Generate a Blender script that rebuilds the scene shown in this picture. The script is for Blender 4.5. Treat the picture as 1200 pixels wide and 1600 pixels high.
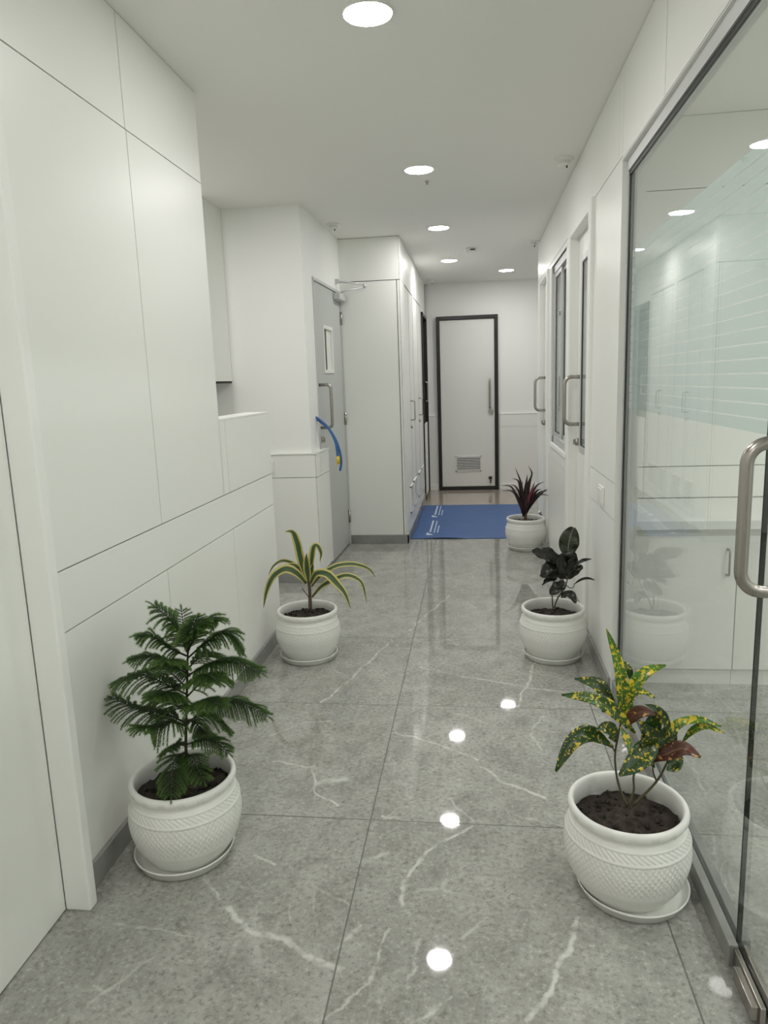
import bpy, bmesh, math, random
from mathutils import Vector, Matrix, noise

for o in list(bpy.data.objects):
    bpy.data.objects.remove(o, do_unlink=True)
S = bpy.context.scene
COL = S.collection
random.seed(7)

# ------------------------------------------------------------------ camera
YAW, PIT, ROL, F, CAMH = 0.129935, 0.179477, 0.035059, 1112.85, 1.34
cy, sy, cp, sp = math.cos(YAW), math.sin(YAW), math.cos(PIT), math.sin(PIT)
fw = Vector((-sy * cp, cy * cp, -sp))
rt = Vector((cy, sy, 0))
dn = fw.cross(rt)
c, s = math.cos(ROL), math.sin(ROL)
r2, d2 = c * rt + s * dn, c * dn - s * rt
cd = bpy.data.cameras.new('camera')
cam = bpy.data.objects.new('camera', cd)
COL.objects.link(cam)
cam.matrix_world = Matrix(((r2.x, -d2.x, -fw.x, 0), (r2.y, -d2.y, -fw.y, 0), (r2.z, -d2.z, -fw.z, CAMH), (0, 0, 0, 1)))
cd.sensor_fit = 'VERTICAL'
cd.sensor_height = 36
cd.lens = F / 1600 * 36
cd.clip_start = 0.02
S.camera = cam

# ------------------------------------------------------------------ world, exposure
w = bpy.data.worlds.new('world')
S.world = w
w.use_nodes = True
w.node_tree.nodes['Background'].inputs[0].default_value = (0.8, 0.85, 0.9, 1)
w.node_tree.nodes['Background'].inputs[1].default_value = 0.05
S.view_settings.view_transform = 'Standard'
S.view_settings.look = 'None'
S.view_settings.gamma = 1
S.view_settings.use_curve_mapping = False
S.view_settings.exposure = 0.1
LAMP = 118.0                      # emission of the corridor downlights
LAMP_ROOM = 150.0                 # emission of the downlights in the side rooms
LAMP_COL = (1.0, 0.98, 0.95)
try:
    S.cycles.use_denoising = True
    S.cycles.max_bounces = 14
    S.cycles.diffuse_bounces = 7
    S.cycles.glossy_bounces = 6
    S.cycles.transparent_max_bounces = 24
    S.cycles.caustics_reflective = False
    S.cycles.sample_clamp_indirect = 6
except Exception:
    pass

# ------------------------------------------------------------------ materials
def mat(name, col, rough=0.5, metal=0.0, spec=0.5):
    m = bpy.data.materials.new(name)
    m.use_nodes = True
    b = m.node_tree.nodes['Principled BSDF']
    b.inputs['Base Color'].default_value = (*col, 1)
    b.inputs['Roughness'].default_value = rough
    b.inputs['Metallic'].default_value = metal
    b.inputs['Specular IOR Level'].default_value = spec
    return m

class NT:
    """small helper to wire nodes"""
    def __init__(self, m):
        self.t = m.node_tree
        self.b = self.t.nodes['Principled BSDF']
    def n(self, kind, **kw):
        x = self.t.nodes.new(kind)
        ins = kw.pop('ins', {})
        for k, v in kw.items():
            setattr(x, k, v)
        for k, v in ins.items():
            if isinstance(v, bpy.types.NodeSocket):
                self.t.links.new(v, x.inputs[k])
            else:
                x.inputs[k].default_value = v
        return x
    def l(self, a, b):
        self.t.links.new(a, b)
    def math(self, op, a, b=0.0, c2=0.0):
        x = self.n('ShaderNodeMath', operation=op)
        for i, v in enumerate((a, b, c2)):
            if isinstance(v, bpy.types.NodeSocket):
                self.l(v, x.inputs[i])
            else:
                x.inputs[i].default_value = v
        return x.outputs[0]
    def mix(self, f, a, b):
        x = self.n('ShaderNodeMix', data_type='RGBA')
        for k, v in ((0, f), (6, a), (7, b)):
            if isinstance(v, bpy.types.NodeSocket):
                self.l(v, x.inputs[k])
            else:
                x.inputs[k].default_value = v if k == 0 else (*v, 1)
        return x.outputs[2]
    def ramp(self, f, stops):
        x = self.n('ShaderNodeValToRGB')
        while len(x.color_ramp.elements) < len(stops):
            x.color_ramp.elements.new(0.5)
        for e, (p, cc) in zip(x.color_ramp.elements, stops):
            e.position = p
            e.color = (*cc, 1) if not isinstance(cc, float) else (cc, cc, cc, 1)
        self.l(f, x.inputs[0])
        return x.outputs[0]
    def noise(self, vec, scale, detail=4, rough=0.5, dist=0.0):
        x = self.n('ShaderNodeTexNoise', ins={'Scale': scale, 'Detail': detail, 'Roughness': rough, 'Distortion': dist})
        if vec is not None:
            self.l(vec, x.inputs['Vector'])
        return x.outputs[0]

M = {}
M['panel'] = mat('white_laminate', (0.87, 0.875, 0.845), 0.37, 0.0, 0.4)
M['paint'] = mat('white_paint', (0.89, 0.895, 0.875), 0.6)
M['ceil'] = mat('ceiling_paint', (0.88, 0.875, 0.84), 0.75)
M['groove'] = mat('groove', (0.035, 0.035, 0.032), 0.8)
M['stone'] = mat('skirting_stone', (0.27, 0.275, 0.265), 0.25)
M['steel'] = mat('brushed_steel', (0.42, 0.39, 0.36), 0.27, 1.0)
M['alu'] = mat('aluminium', (0.62, 0.63, 0.63), 0.42, 0.35)
M['black'] = mat('black_gasket', (0.012, 0.013, 0.012), 0.45)
M['frame_black'] = mat('black_door_frame', (0.016, 0.016, 0.014), 0.35)
M['dark'] = mat('unlit_room_black', (0.012, 0.012, 0.012), 0.8)  # black colour stands in for the darkness of unlit rooms
M['greydoor'] = mat('grey_door_paint', (0.52, 0.54, 0.525), 0.45)
M['enddoor'] = mat('pale_grey_door_laminate', (0.80, 0.80, 0.77), 0.45)
M['plastic'] = mat('white_plastic', (0.82, 0.82, 0.79), 0.35)
M['pot'] = mat('white_plastic_pot', (0.83, 0.83, 0.80), 0.38)
M['blue_cable'] = mat('blue_cable_sheath', (0.035, 0.13, 0.36), 0.4)
M['yellow_tape'] = mat('yellow_tape', (0.75, 0.52, 0.03), 0.5)
M['edge'] = mat('dark_glass_edge', (0.004, 0.009, 0.008), 0.3, 0.0, 0.25)
M['bark'] = mat('brown_bark', (0.10, 0.07, 0.045), 0.8)
M['pinewood'] = mat('dark_green_brown_twig', (0.040, 0.042, 0.020), 0.7)
M['greenstem'] = mat('green_stem', (0.09, 0.08, 0.04), 0.6)

# laminate: a faint waviness of the boards that softens the lamp highlights
t = NT(M['panel'])
tc = t.n('ShaderNodeTexCoord').outputs['Object']
bp = t.n('ShaderNodeBump', ins={'Strength': 0.05, 'Distance': 0.02, 'Height': t.noise(tc, 5.0, 2)})
t.l(bp.outputs[0], t.b.inputs['Normal'])

# stone skirting
t = NT(M['stone'])
tc = t.n('ShaderNodeTexCoord').outputs['Object']
t.l(t.ramp(t.noise(tc, 6, 6, 0.6), [(0.3, (0.22, 0.22, 0.21)), (0.7, (0.34, 0.345, 0.33))]), t.b.inputs['Base Color'])

# emission of the lamps
def emit(name, col, st):
    m = bpy.data.materials.new(name)
    m.use_nodes = True
    nt = m.node_tree
    nt.nodes.clear()
    e = nt.nodes.new('ShaderNodeEmission')
    e.inputs[0].default_value = (*col, 1)
    e.inputs[1].default_value = st
    o = nt.nodes.new('ShaderNodeOutputMaterial')
    nt.links.new(e.outputs[0], o.inputs[0])
    return m
M['lamp'] = emit('lamp_diffuser', LAMP_COL, LAMP)
M['lamp_room'] = emit('room_lamp_diffuser', (1.0, 1.0, 0.97), LAMP_ROOM)

# clear glass: transparent plus a Schlick reflection, so light passes straight through
def glass(name, tint):
    m = bpy.data.materials.new(name)
    m.use_nodes = True
    nt = m.node_tree
    nt.nodes.clear()
    lw = nt.nodes.new('ShaderNodeLayerWeight')
    lw.inputs[0].default_value = 0.5
    def mth(op, a, b):
        x = nt.nodes.new('ShaderNodeMath')
        x.operation = op
        nt.links.new(a, x.inputs[0])
        x.inputs[1].default_value = b
        return x.outputs[0]
    f = mth('POWER', lw.outputs['Facing'], 5.0)
    f = mth('MULTIPLY', f, 0.9)
    f = mth('ADD', f, 0.045)
    tr = nt.nodes.new('ShaderNodeBsdfTransparent')
    tr.inputs[0].default_value = (*tint, 1)
    gl = nt.nodes.new('ShaderNodeBsdfGlossy')
    gl.inputs['Roughness'].default_value = 0.0
    mx = nt.nodes.new('ShaderNodeMixShader')
    o = nt.nodes.new('ShaderNodeOutputMaterial')
    nt.links.new(f, mx.inputs[0])
    nt.links.new(tr.outputs[0], mx.inputs[1])
    nt.links.new(gl.outputs[0], mx.inputs[2])
    nt.links.new(mx.outputs[0], o.inputs[0])
    return m
M['glass'] = glass('clear_glass', (0.955, 0.975, 0.965))

# frosted privacy film
def film():
    m = bpy.data.materials.new('frosted_film')
    m.use_nodes = True
    nt = m.node_tree
    nt.nodes.clear()
    tr = nt.nodes.new('ShaderNodeBsdfTransparent')
    df = nt.nodes.new('ShaderNodeBsdfDiffuse')
    tl = nt.nodes.new('ShaderNodeBsdfTranslucent')
    for x in (df, tl):
        x.inputs[0].default_value = (0.80, 0.87, 0.87, 1)
    m1 = nt.nodes.new('ShaderNodeMixShader')
    m1.inputs[0].default_value = 0.5
    nt.links.new(df.outputs[0], m1.inputs[1])
    nt.links.new(tl.outputs[0], m1.inputs[2])
    m2 = nt.nodes.new('ShaderNodeMixShader')
    m2.inputs[0].default_value = 0.62
    nt.links.new(tr.outputs[0], m2.inputs[1])
    nt.links.new(m1.outputs[0], m2.inputs[2])
    o = nt.nodes.new('ShaderNodeOutputMaterial')
    nt.links.new(m2.outputs[0], o.inputs[0])
    return m
M['film'] = film()

# floor: polished grey marble-look tiles with pale veins and fine joints
M['floor'] = mat('polished_grey_tiles', (0.3, 0.3, 0.29), 0.07)
t = NT(M['floor'])
TX, TY, OX, OY = 0.797, 0.802, -0.336, 1.99
tc = t.n('ShaderNodeTexCoord').outputs['Object']
sx = t.n('ShaderNodeSeparateXYZ', ins={0: tc})
ux = t.math('DIVIDE', t.math('SUBTRACT', sx.outputs[0], OX), TX)
uy = t.math('DIVIDE', t.math('SUBTRACT', sx.outputs[1], OY), TY)
ix, iy = t.math('FLOOR', ux), t.math('FLOOR', uy)
fx = t.math('ABSOLUTE', t.math('SUBTRACT', t.math('SUBTRACT', ux, ix), 0.5))
fy = t.math('ABSOLUTE', t.math('SUBTRACT', t.math('SUBTRACT', uy, iy), 0.5))
joint = t.math('GREATER_THAN', t.math('MAXIMUM', fx, fy), 0.5 - 0.0022 / 0.8)
cell = t.n('ShaderNodeCombineXYZ', ins={0: ix, 1: iy})
wn = t.n('ShaderNodeTexWhiteNoise', noise_dimensions='3D', ins={'Vector': cell.outputs[0]})
off = t.n('ShaderNodeVectorMath', operation='MULTIPLY_ADD', ins={0: wn.outputs['Color'], 1: (9, 9, 9), 2: tc})
rot = t.n('ShaderNodeMapping', ins={'Vector': off.outputs[0], 'Rotation': (0, 0, math.radians(-28)), 'Scale': (1.0, 0.8, 1)})
pv = rot.outputs[0]
cloud = t.noise(pv, 2.6, 8, 0.62, 0.8)
mid = t.noise(pv, 13, 6, 0.68, 0.5)
fine = t.noise(tc, 70, 4, 0.7)
base = t.ramp(cloud, [(0.28, (0.285, 0.284, 0.262)), (0.5, (0.365, 0.363, 0.336)), (0.72, (0.44, 0.437, 0.408))])
base = t.mix(t.ramp(mid, [(0.34, 0.55), (0.5, 0.0)]), base, (0.225, 0.223, 0.203))
base = t.mix(t.ramp(mid, [(0.5, 0.0), (0.72, 0.5)]), base, (0.50, 0.50, 0.47))
base = t.mix(t.ramp(fine, [(0.34, 0.75), (0.47, 0.0)]), base, (0.19, 0.19, 0.17))
scr = t.noise(t.n('ShaderNodeMapping', ins={'Vector': pv, 'Scale': (18, 60, 1)}).outputs[0], 1.6, 4, 0.7, 1.5)
base = t.mix(t.ramp(scr, [(0.33, 0.6), (0.40, 0.0)]), base, (0.17, 0.17, 0.15))
base = t.mix(t.ramp(fine, [(0.55, 0.0), (0.68, 0.65)]), base, (0.56, 0.56, 0.52))
def vein(scale, width, seed, keep, amp, stretch):
    warp = t.n('ShaderNodeTexNoise', ins={'Vector': pv, 'Scale': 1.5, 'Detail': 5, 'Roughness': 0.5})
    wv = t.n('ShaderNodeVectorMath', operation='MULTIPLY_ADD', ins={0: warp.outputs['Color'], 1: (amp, amp, 0), 2: pv})
    mp = t.n('ShaderNodeMapping', ins={'Vector': wv.outputs[0], 'Location': (seed, seed * 1.7, 0.3), 'Scale': (1, stretch, 0.0)}).outputs[0]
    vo = t.n('ShaderNodeTexVoronoi', feature='DISTANCE_TO_EDGE', ins={'Vector': mp, 'Scale': scale})
    wd = t.math('MULTIPLY', t.noise(pv, 5.0, 2), width)
    v = t.math('SUBTRACT', 1.0, t.math('SMOOTH_MIN', t.math('DIVIDE', vo.outputs['Distance'], wd), 1.0, 0.3))
    gate = t.ramp(t.noise(mp, scale * 1.1, 3), [(keep, 0.0), (keep + 0.12, 1.0)])
    return t.math('MULTIPLY', t.math('MAXIMUM', v, 0.0), gate)
# the pale veins of these slabs, metres on the floor: x0, y0, x1, y1, width, strength
VEINS = [(-0.773,1.704,-0.678,1.625,0.01,0.7),
(-0.653,1.585,-0.574,1.52,0.016,1),
(-0.574,1.52,-0.456,1.468,0.016,1),
(-0.456,1.468,-0.335,1.413,0.016,1),
(0.102,1.319,0.169,1.442,0.016,0.95),
(0.169,1.442,0.25,1.614,0.016,0.95),
(-0.213,1.635,-0.181,1.78,0.012,0.9),
(-0.181,1.78,-0.15,1.866,0.012,0.9),
(-0.15,1.866,-0.093,1.93,0.012,0.9),
(-0.093,1.93,-0.027,1.973,0.012,0.9),
(-0.328,1.281,-0.258,1.373,0.01,0.55),
(-0.258,1.373,-0.229,1.549,0.01,0.55),
(-0.152,1.287,-0.066,1.362,0.01,0.6),
(-0.744,2.311,-0.589,2.285,0.011,0.8),
(-0.589,2.285,-0.538,2.12,0.011,0.8),
(-0.538,2.12,-0.458,2.052,0.011,0.8),
(-0.543,2.173,-0.46,2.215,0.03,0.95),
(-0.319,2.556,-0.136,2.463,0.01,0.85),
(-0.136,2.463,0.001,2.375,0.01,0.85),
(0.005,2.332,0.094,2.231,0.013,0.85),
(0.094,2.231,0.22,2.149,0.013,0.85),
(-0.298,2.019,-0.198,1.989,0.01,0.6),
(-0.671,2.798,-0.586,3.027,0.013,0.85),
(-0.586,3.027,-0.464,3.52,0.013,0.85),
(0.162,2.804,0.212,3.009,0.014,0.85),
(0.212,3.009,0.273,3.273,0.014,0.85),
(0.229,2.452,0.201,2.566,0.009,0.5),
(0.201,2.566,0.251,2.728,0.009,0.5),
(-0.1,2.127,-0.027,2.008,0.01,0.5),
(-0.654,1.79,-0.574,1.758,0.01,0.6),
(-0.337,1.478,-0.3,1.543,0.011,0.6),
(-0.26,3.205,-0.047,3.094,0.012,0.6),
(-0.047,3.094,0.366,2.95,0.012,0.6),
(-0.366,3.709,-0.171,4.364,0.013,0.6),
(-0.193,4.735,0.096,5.022,0.012,0.5),
(-0.905,4.734,-0.55,4.99,0.012,0.5),
(-0.825,2.741,-0.696,2.689,0.01,0.6),
(0.682,2.003,0.647,1.857,0.01,0.5),
(0.647,1.857,0.641,1.72,0.01,0.5),
(0.715,2.198,0.738,2.362,0.01,0.5),
(-0.869,1.274,-0.779,1.405,0.01,0.45),
(-0.803,3.121,-1.055,2.929,0.01,0.5),
(0.056,4.048,0.221,4.368,0.012,0.5),
(-0.325,1.796,-0.276,1.842,0.022,0.5),
(-0.048,1.522,0.015,1.612,0.009,0.4),
(-0.714,1.483,-0.932,1.512,0.009,0.4),
(-0.798,2.498,-0.71,2.609,0.009,0.5),
(-0.71,2.609,-0.585,2.643,0.009,0.5),
(0.033,2.65,-0.122,2.754,0.009,0.4),
(0.253,2.002,0.102,2.057,0.01,0.4),
(-0.162,1.399,-0.141,1.515,0.008,0.4)]

wob = t.n('ShaderNodeTexNoise', ins={'Vector': tc, 'Scale': 9.0, 'Detail': 4, 'Roughness': 0.6})
wp = t.n('ShaderNodeVectorMath', operation='MULTIPLY_ADD', ins={0: wob.outputs['Color'], 1: (0.07, 0.07, 0.0), 2: tc}).outputs[0]
wp = t.n('ShaderNodeVectorMath', operation='MULTIPLY', ins={0: wp, 1: (1, 1, 0)}).outputs[0]
wvar = t.math('MULTIPLY_ADD', t.noise(tc, 16, 3), 1.5, 0.15)
vv = None
for (x0, y0, x1, y1, wd, k) in VEINS:
    a = (x0 + 0.035, y0 + 0.035, 0.0)
    ba = Vector((x1 - x0, y1 - y0, 0.0))
    pa = t.n('ShaderNodeVectorMath', operation='SUBTRACT', ins={0: wp, 1: a}).outputs[0]
    dt = t.n('ShaderNodeVectorMath', operation='DOT_PRODUCT', ins={0: pa, 1: tuple(ba / ba.length_squared)}).outputs['Value']
    hh = t.n('ShaderNodeClamp', ins={0: dt}).outputs[0]
    pr = t.n('ShaderNodeVectorMath', operation='SCALE', ins={0: tuple(ba), 'Scale': hh}).outputs[0]
    dd = t.n('ShaderNodeVectorMath', operation='DISTANCE', ins={0: pa, 1: pr}).outputs['Value']
    one = t.math('MULTIPLY', t.math('SUBTRACT', 1.0, t.math('DIVIDE', dd, t.math('MULTIPLY', wvar, wd * 0.75))), k)
    vv = one if vv is None else t.math('MAXIMUM', vv, one)
vv = t.math('MAXIMUM', vv, 0.0)
v4 = vein(6.5, 0.05, 1.9, 0.56, 0.30, 0.6)
v5 = vein(2.6, 0.022, 8.4, 0.55, 0.55, 0.8)
vv = t.math('MAXIMUM', vv, t.math('MAXIMUM', t.math('MULTIPLY', v5, 0.35), t.math('MULTIPLY', v4, 0.35)))
vv = t.math('MINIMUM', t.math('MULTIPLY', vv, 1.5), 1.0)
crumble = t.ramp(t.noise(tc, 22, 4), [(0.40, 0.25), (0.56, 1.0)])
vv = t.math('MULTIPLY', t.math('MULTIPLY', vv, crumble), 0.72)
base = t.mix(vv, base, (0.72, 0.72, 0.69))
# past the mat the floor colour turns beige
land = t.math('MULTIPLY', t.math('GREATER_THAN', sx.outputs[1], 7.70), 0.8)
base = t.mix(land, base, (0.40, 0.335, 0.285))
base = t.mix(t.math('MULTIPLY', joint, 0.85), base, (0.10, 0.10, 0.092))
t.l(base, t.b.inputs['Base Color'])
wn2 = t.n('ShaderNodeVectorMath', operation='MULTIPLY_ADD', ins={0: wn.outputs['Color'], 1: (0.007, 0.007, 0), 2: (-0.0035, -0.0035, 1)})
t.l(t.n('ShaderNodeVectorMath', operation='NORMALIZE', ins={0: wn2.outputs[0]}).outputs[0], t.b.inputs['Normal'])   # tiles lie a hair out of true
t.l(t.math('ADD', t.math('MULTIPLY', fine, 0.03), t.math('MULTIPLY_ADD', joint, 0.4, 0.02)), t.b.inputs['Roughness'])

# soil
M['soil'] = mat('dark_soil', (0.02, 0.015, 0.011), 0.95)
t = NT(M['soil'])
tc = t.n('ShaderNodeTexCoord').outputs['Object']
t.l(t.ramp(t.noise(tc, 60, 6, 0.7), [(0.35, (0.012, 0.009, 0.007)), (0.62, (0.045, 0.032, 0.024)), (0.8, (0.12, 0.09, 0.07))]), t.b.inputs['Base Color'])

# blue mat
M['blue'] = mat('blue_rubber_mat', (0.035, 0.105, 0.30), 0.5)
t = NT(M['blue'])
tc = t.n('ShaderNodeTexCoord').outputs['Object']
t.l(t.ramp(t.noise(t.n('ShaderNodeMapping', ins={'Vector': tc, 'Scale': (1, 4, 1)}).outputs[0], 6, 6, 0.6),
           [(0.3, (0.030, 0.092, 0.27)), (0.7, (0.055, 0.135, 0.34))]), t.b.inputs['Base Color'])
M['print'] = mat('white_print', (0.62, 0.70, 0.80), 0.5)

# leaves: u runs along the blade, v across it (0..1)
def leafmat(name, rough=0.35):
    m = mat(name, (0.05, 0.12, 0.02), rough)
    t = NT(m)
    t.b.inputs['Subsurface Weight'].default_value = 0.0
    uv = t.n('ShaderNodeUVMap').outputs[0]
    q = t.n('ShaderNodeSeparateXYZ', ins={0: uv})
    u, v = q.outputs[0], q.outputs[1]
    av = t.math('MULTIPLY', t.math('ABSOLUTE', t.math('SUBTRACT', v, 0.5)), 2.0)
    tc = t.n('ShaderNodeTexCoord').outputs['Object']
    return m, t, u, v, av, tc
def croton(name, green, spot, scale, lo, rib):
    m, t, u, v, av, tc = leafmat(name, 0.28)
    sp_ = t.noise(tc, scale, 2, 0.5, 0.3)
    sp2 = t.noise(tc, scale * 2.3, 1, 0.5, 0.0)
    mask = t.math('MAXIMUM', t.ramp(sp_, [(lo, 0.0), (lo + 0.03, 1.0)]), t.ramp(sp2, [(lo + 0.06, 0.0), (lo + 0.09, 1.0)]))
    g = t.mix(t.ramp(t.noise(tc, 18, 2), [(0.35, 0.0), (0.65, 1.0)]), green, tuple(min(1, x * 1.9) for x in green))
    cc = t.mix(mask, g, spot)
    cc = t.mix(t.ramp(av, [(0.03, 0.7), (0.09, 0.0)]), cc, rib)
    t.l(cc, t.b.inputs['Base Color'])
    return m
M['croton0'] = croton('croton_leaf_yellow', (0.036, 0.100, 0.010), (0.62, 0.48, 0.03), 75, 0.555, (0.36, 0.38, 0.04))
M['croton1'] = croton('croton_leaf_green', (0.014, 0.038, 0.008), (0.58, 0.43, 0.04), 80, 0.60, (0.06, 0.09, 0.02))
M['croton3'] = croton('croton_leaf_speckled', (0.018, 0.055, 0.008), (0.58, 0.45, 0.04), 78, 0.575, (0.10, 0.15, 0.02))
M['croton2'] = croton('croton_leaf_brown', (0.060, 0.022, 0.013), (0.55, 0.28, 0.09), 60, 0.64, (0.26, 0.11, 0.05))
m, t, u, v, av, tc = leafmat('striped_leaf', 0.4)
wob = t.math('MULTIPLY_ADD', t.noise(tc, 30, 2), 0.25, -0.125)
edge = t.ramp(t.math('ADD', av, wob), [(0.52, 0.0), (0.62, 1.0)])
gr = t.mix(t.ramp(t.noise(t.n('ShaderNodeMapping', ins={'Vector': t.n('ShaderNodeUVMap').outputs[0], 'Scale': (0.6, 9, 1)}).outputs[0], 6, 2), [(0.4, 0.0), (0.6, 1.0)]), (0.030, 0.072, 0.022), (0.075, 0.125, 0.040))
t.l(t.mix(edge, gr, (0.58, 0.50, 0.17)), t.b.inputs['Base Color'])
M['drac'] = m
m, t, u, v, av, tc = leafmat('dark_veined_leaf', 0.3)
ang = t.math('SINE', t.math('MULTIPLY', t.math('SUBTRACT', u, t.math('MULTIPLY', av, 0.16)), 60.0))
ve = t.ramp(ang, [(0.90, 0.0), (0.98, 1.0)])
cc = t.mix(t.math('MULTIPLY', ve, 0.35), (0.010, 0.012, 0.008), (0.05, 0.055, 0.03))
t.l(t.mix(t.ramp(av, [(0.02, 0.5), (0.06, 0.0)]), cc, (0.10, 0.085, 0.06)), t.b.inputs['Base Color'])
M['darkleaf0'] = m
m, t, u, v, av, tc = leafmat('dark_green_veined_leaf', 0.3)
ang = t.math('SINE', t.math('MULTIPLY', t.math('SUBTRACT', u, t.math('MULTIPLY', av, 0.16)), 52.0))
ve = t.ramp(ang, [(0.80, 0.0), (0.97, 1.0)])
cc = t.mix(t.math('MULTIPLY', ve, 0.5), (0.018, 0.024, 0.010), (0.07, 0.085, 0.035))
t.l(t.mix(t.ramp(av, [(0.02, 0.8), (0.07, 0.0)]), cc, (0.25, 0.23, 0.15)), t.b.inputs['Base Color'])
M['darkleaf1'] = m
for nm, a, b in (('cordy0', (0.014, 0.006, 0.008), (0.040, 0.012, 0.017)), ('cordy1', (0.10, 0.012, 0.028), (0.30, 0.07, 0.10))):
    m, t, u, v, av, tc = leafmat('burgundy_leaf' if nm == 'cordy0' else 'pink_burgundy_leaf', 0.35)
    t.l(t.mix(t.ramp(t.noise(t.n('ShaderNodeMapping', ins={'Vector': t.n('ShaderNodeUVMap').outputs[0], 'Scale': (0.8, 10, 1)}).outputs[0], 5, 2), [(0.4, 0.0), (0.65, 1.0)]), a, b), t.b.inputs['Base Color'])
    M[nm] = m
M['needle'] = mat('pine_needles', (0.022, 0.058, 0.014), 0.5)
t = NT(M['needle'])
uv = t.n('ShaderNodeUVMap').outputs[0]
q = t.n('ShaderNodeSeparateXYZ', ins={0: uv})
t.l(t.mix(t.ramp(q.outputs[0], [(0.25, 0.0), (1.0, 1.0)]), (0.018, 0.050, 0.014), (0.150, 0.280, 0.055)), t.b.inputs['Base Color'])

# ------------------------------------------------------------------ mesh helpers
WL = {}
def wloc(o):
    return WL.get(o.name, Vector((0, 0, 0)))
class MB:
    def __init__(self):
        self.v, self.f, self.mi, self.sm, self.uv = [], [], [], [], []
    def face(self, idx, mi=0, sm=False, uv=None):
        self.f.append(tuple(idx)); self.mi.append(mi); self.sm.append(sm); self.uv.append(uv)
    def box(self, x0, x1, y0, y1, z0, z1, mi=0):
        b = len(self.v)
        self.v += [Vector(p) for p in ((x0, y0, z0), (x1, y0, z0), (x1, y1, z0), (x0, y1, z0), (x0, y0, z1), (x1, y0, z1), (x1, y1, z1), (x0, y1, z1))]
        for q in ((0, 3, 2, 1), (4, 5, 6, 7), (0, 1, 5, 4), (1, 2, 6, 5), (2, 3, 7, 6), (3, 0, 4, 7)):
            self.face([b + i for i in q], mi)
        return self
    def tube(self, pts, r, n=10, mi=0, caps=True, uvu=None):
        pts = [Vector(p) for p in pts]
        rr = r if isinstance(r, (list, tuple)) else [r] * len(pts)
        b = len(self.v)
        prev = None
        for i, p in enumerate(pts):
            tg = (pts[min(i + 1, len(pts) - 1)] - pts[max(i - 1, 0)]).normalized()
            if prev is None:
                a = tg.orthogonal().normalized()
            else:
                a = (prev - tg * prev.dot(tg))
                a = a.normalized() if a.length > 1e-6 else tg.orthogonal().normalized()
            prev = a
            bb = tg.cross(a)
            for k in range(n):
                an = 2 * math.pi * k / n
                self.v.append(p + (a * math.cos(an) + bb * math.sin(an)) * rr[i])
        for i in range(len(pts) - 1):
            for k in range(n):
                k2 = (k + 1) % n
                uv = None
                if uvu:
                    uv = [(uvu[i], 0), (uvu[i], 1), (uvu[i + 1], 1), (uvu[i + 1], 0)]
                self.face((b + i * n + k, b + i * n + k2, b + (i + 1) * n + k2, b + (i + 1) * n + k), mi, True, uv)
        if caps:
            self.face([b + k for k in reversed(range(n))], mi)
            e = b + (len(pts) - 1) * n
            self.face([e + k for k in range(n)], mi)
        return self
    def cyl(self, p0, p1, r, n=20, mi=0):
        return self.tube([p0, p1], r, n, mi)
    def lathe(self, prof, n=48, mi=0, cen=(0, 0, 0), closed=False):
        b = len(self.v)
        for (r, z) in prof:
            for k in range(n):
                an = 2 * math.pi * k / n
                self.v.append(Vector((cen[0] + r * math.cos(an), cen[1] + r * math.sin(an), cen[2] + z)))
        for i in range(len(prof) - 1):
            for k in range(n):
                k2 = (k + 1) % n
                self.face((b + i * n + k, b + i * n + k2, b + (i + 1) * n + k2, b + (i + 1) * n + k), mi, True)
        return self
    def build(self, name, mats, parent=None, at=(0, 0, 0), bevel=0.0, seg=2):
        me = bpy.data.meshes.new(name)
        at = Vector(at)
        me.from_pydata([tuple(p - at) for p in self.v], [], self.f)
        for m in (mats if isinstance(mats, (list, tuple)) else [mats]):
            me.materials.append(M[m] if isinstance(m, str) else m)
        me.polygons.foreach_set('material_index', self.mi)
        me.polygons.foreach_set('use_smooth', self.sm)
        if any(u is not None for u in self.uv):
            lay = me.uv_layers.new(name='UVMap')
            for p, u in zip(me.polygons, self.uv):
                if u:
                    for li, q in zip(p.loop_indices, u):
                        lay.data[li].uv = q
        me.update()
        o = bpy.data.objects.new(name, me)
        COL.objects.link(o)
        WL[o.name] = at
        if parent is not None:
            o.parent = parent
            o.location = at - wloc(parent)
        else:
            o.location = at
        if bevel:
            md = o.modifiers.new('bevel', 'BEVEL')
            md.width = bevel
            md.segments = seg
            md.limit_method = 'ANGLE'
            md.angle_limit = math.radians(50)
        return o
def tag(o, label, cat, group=None, kind=None):
    o['label'] = label
    o['category'] = cat
    if group:
        o['group'] = group
    if kind:
        o['kind'] = kind
    return o
def thing(name, label, cat, loc=(0, 0, 0), group=None):
    o = bpy.data.objects.new(name, None)
    o.empty_display_size = 0.05
    COL.objects.link(o)
    o.location = loc
    WL[o.name] = Vector(loc)
    return tag(o, label, cat, group)
def struct(name, mb, mats, bevel=0.0, parent=None, label=None, cat=None):
    o = mb.build(name, mats, parent, bevel=bevel)
    if parent is None:
        o['kind'] = 'structure'
        if label:
            o['label'] = label
        if cat:
            o['category'] = cat
    return o
def panels_x(mb, x, s, rects, d=0.007, g=0.0019):
    """cladding boards on a wall face at x that looks along s; dark joints (material 1) show between them"""
    for (y0, y1, z0, z1) in rects:
        mb.box(min(x, x - s * d), max(x, x - s * d), y0 + g, y1 - g, z0 + g, z1 - g, 0)
    y0, y1 = min(r[0] for r in rects), max(r[1] for r in rects)
    for (a, b_, z0, z1) in rects:
        xx = x - s * d * 0.95
        mb.box(min(xx, xx - s * 0.002), max(xx, xx - s * 0.002), a, b_, z0, z1, 1)
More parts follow.
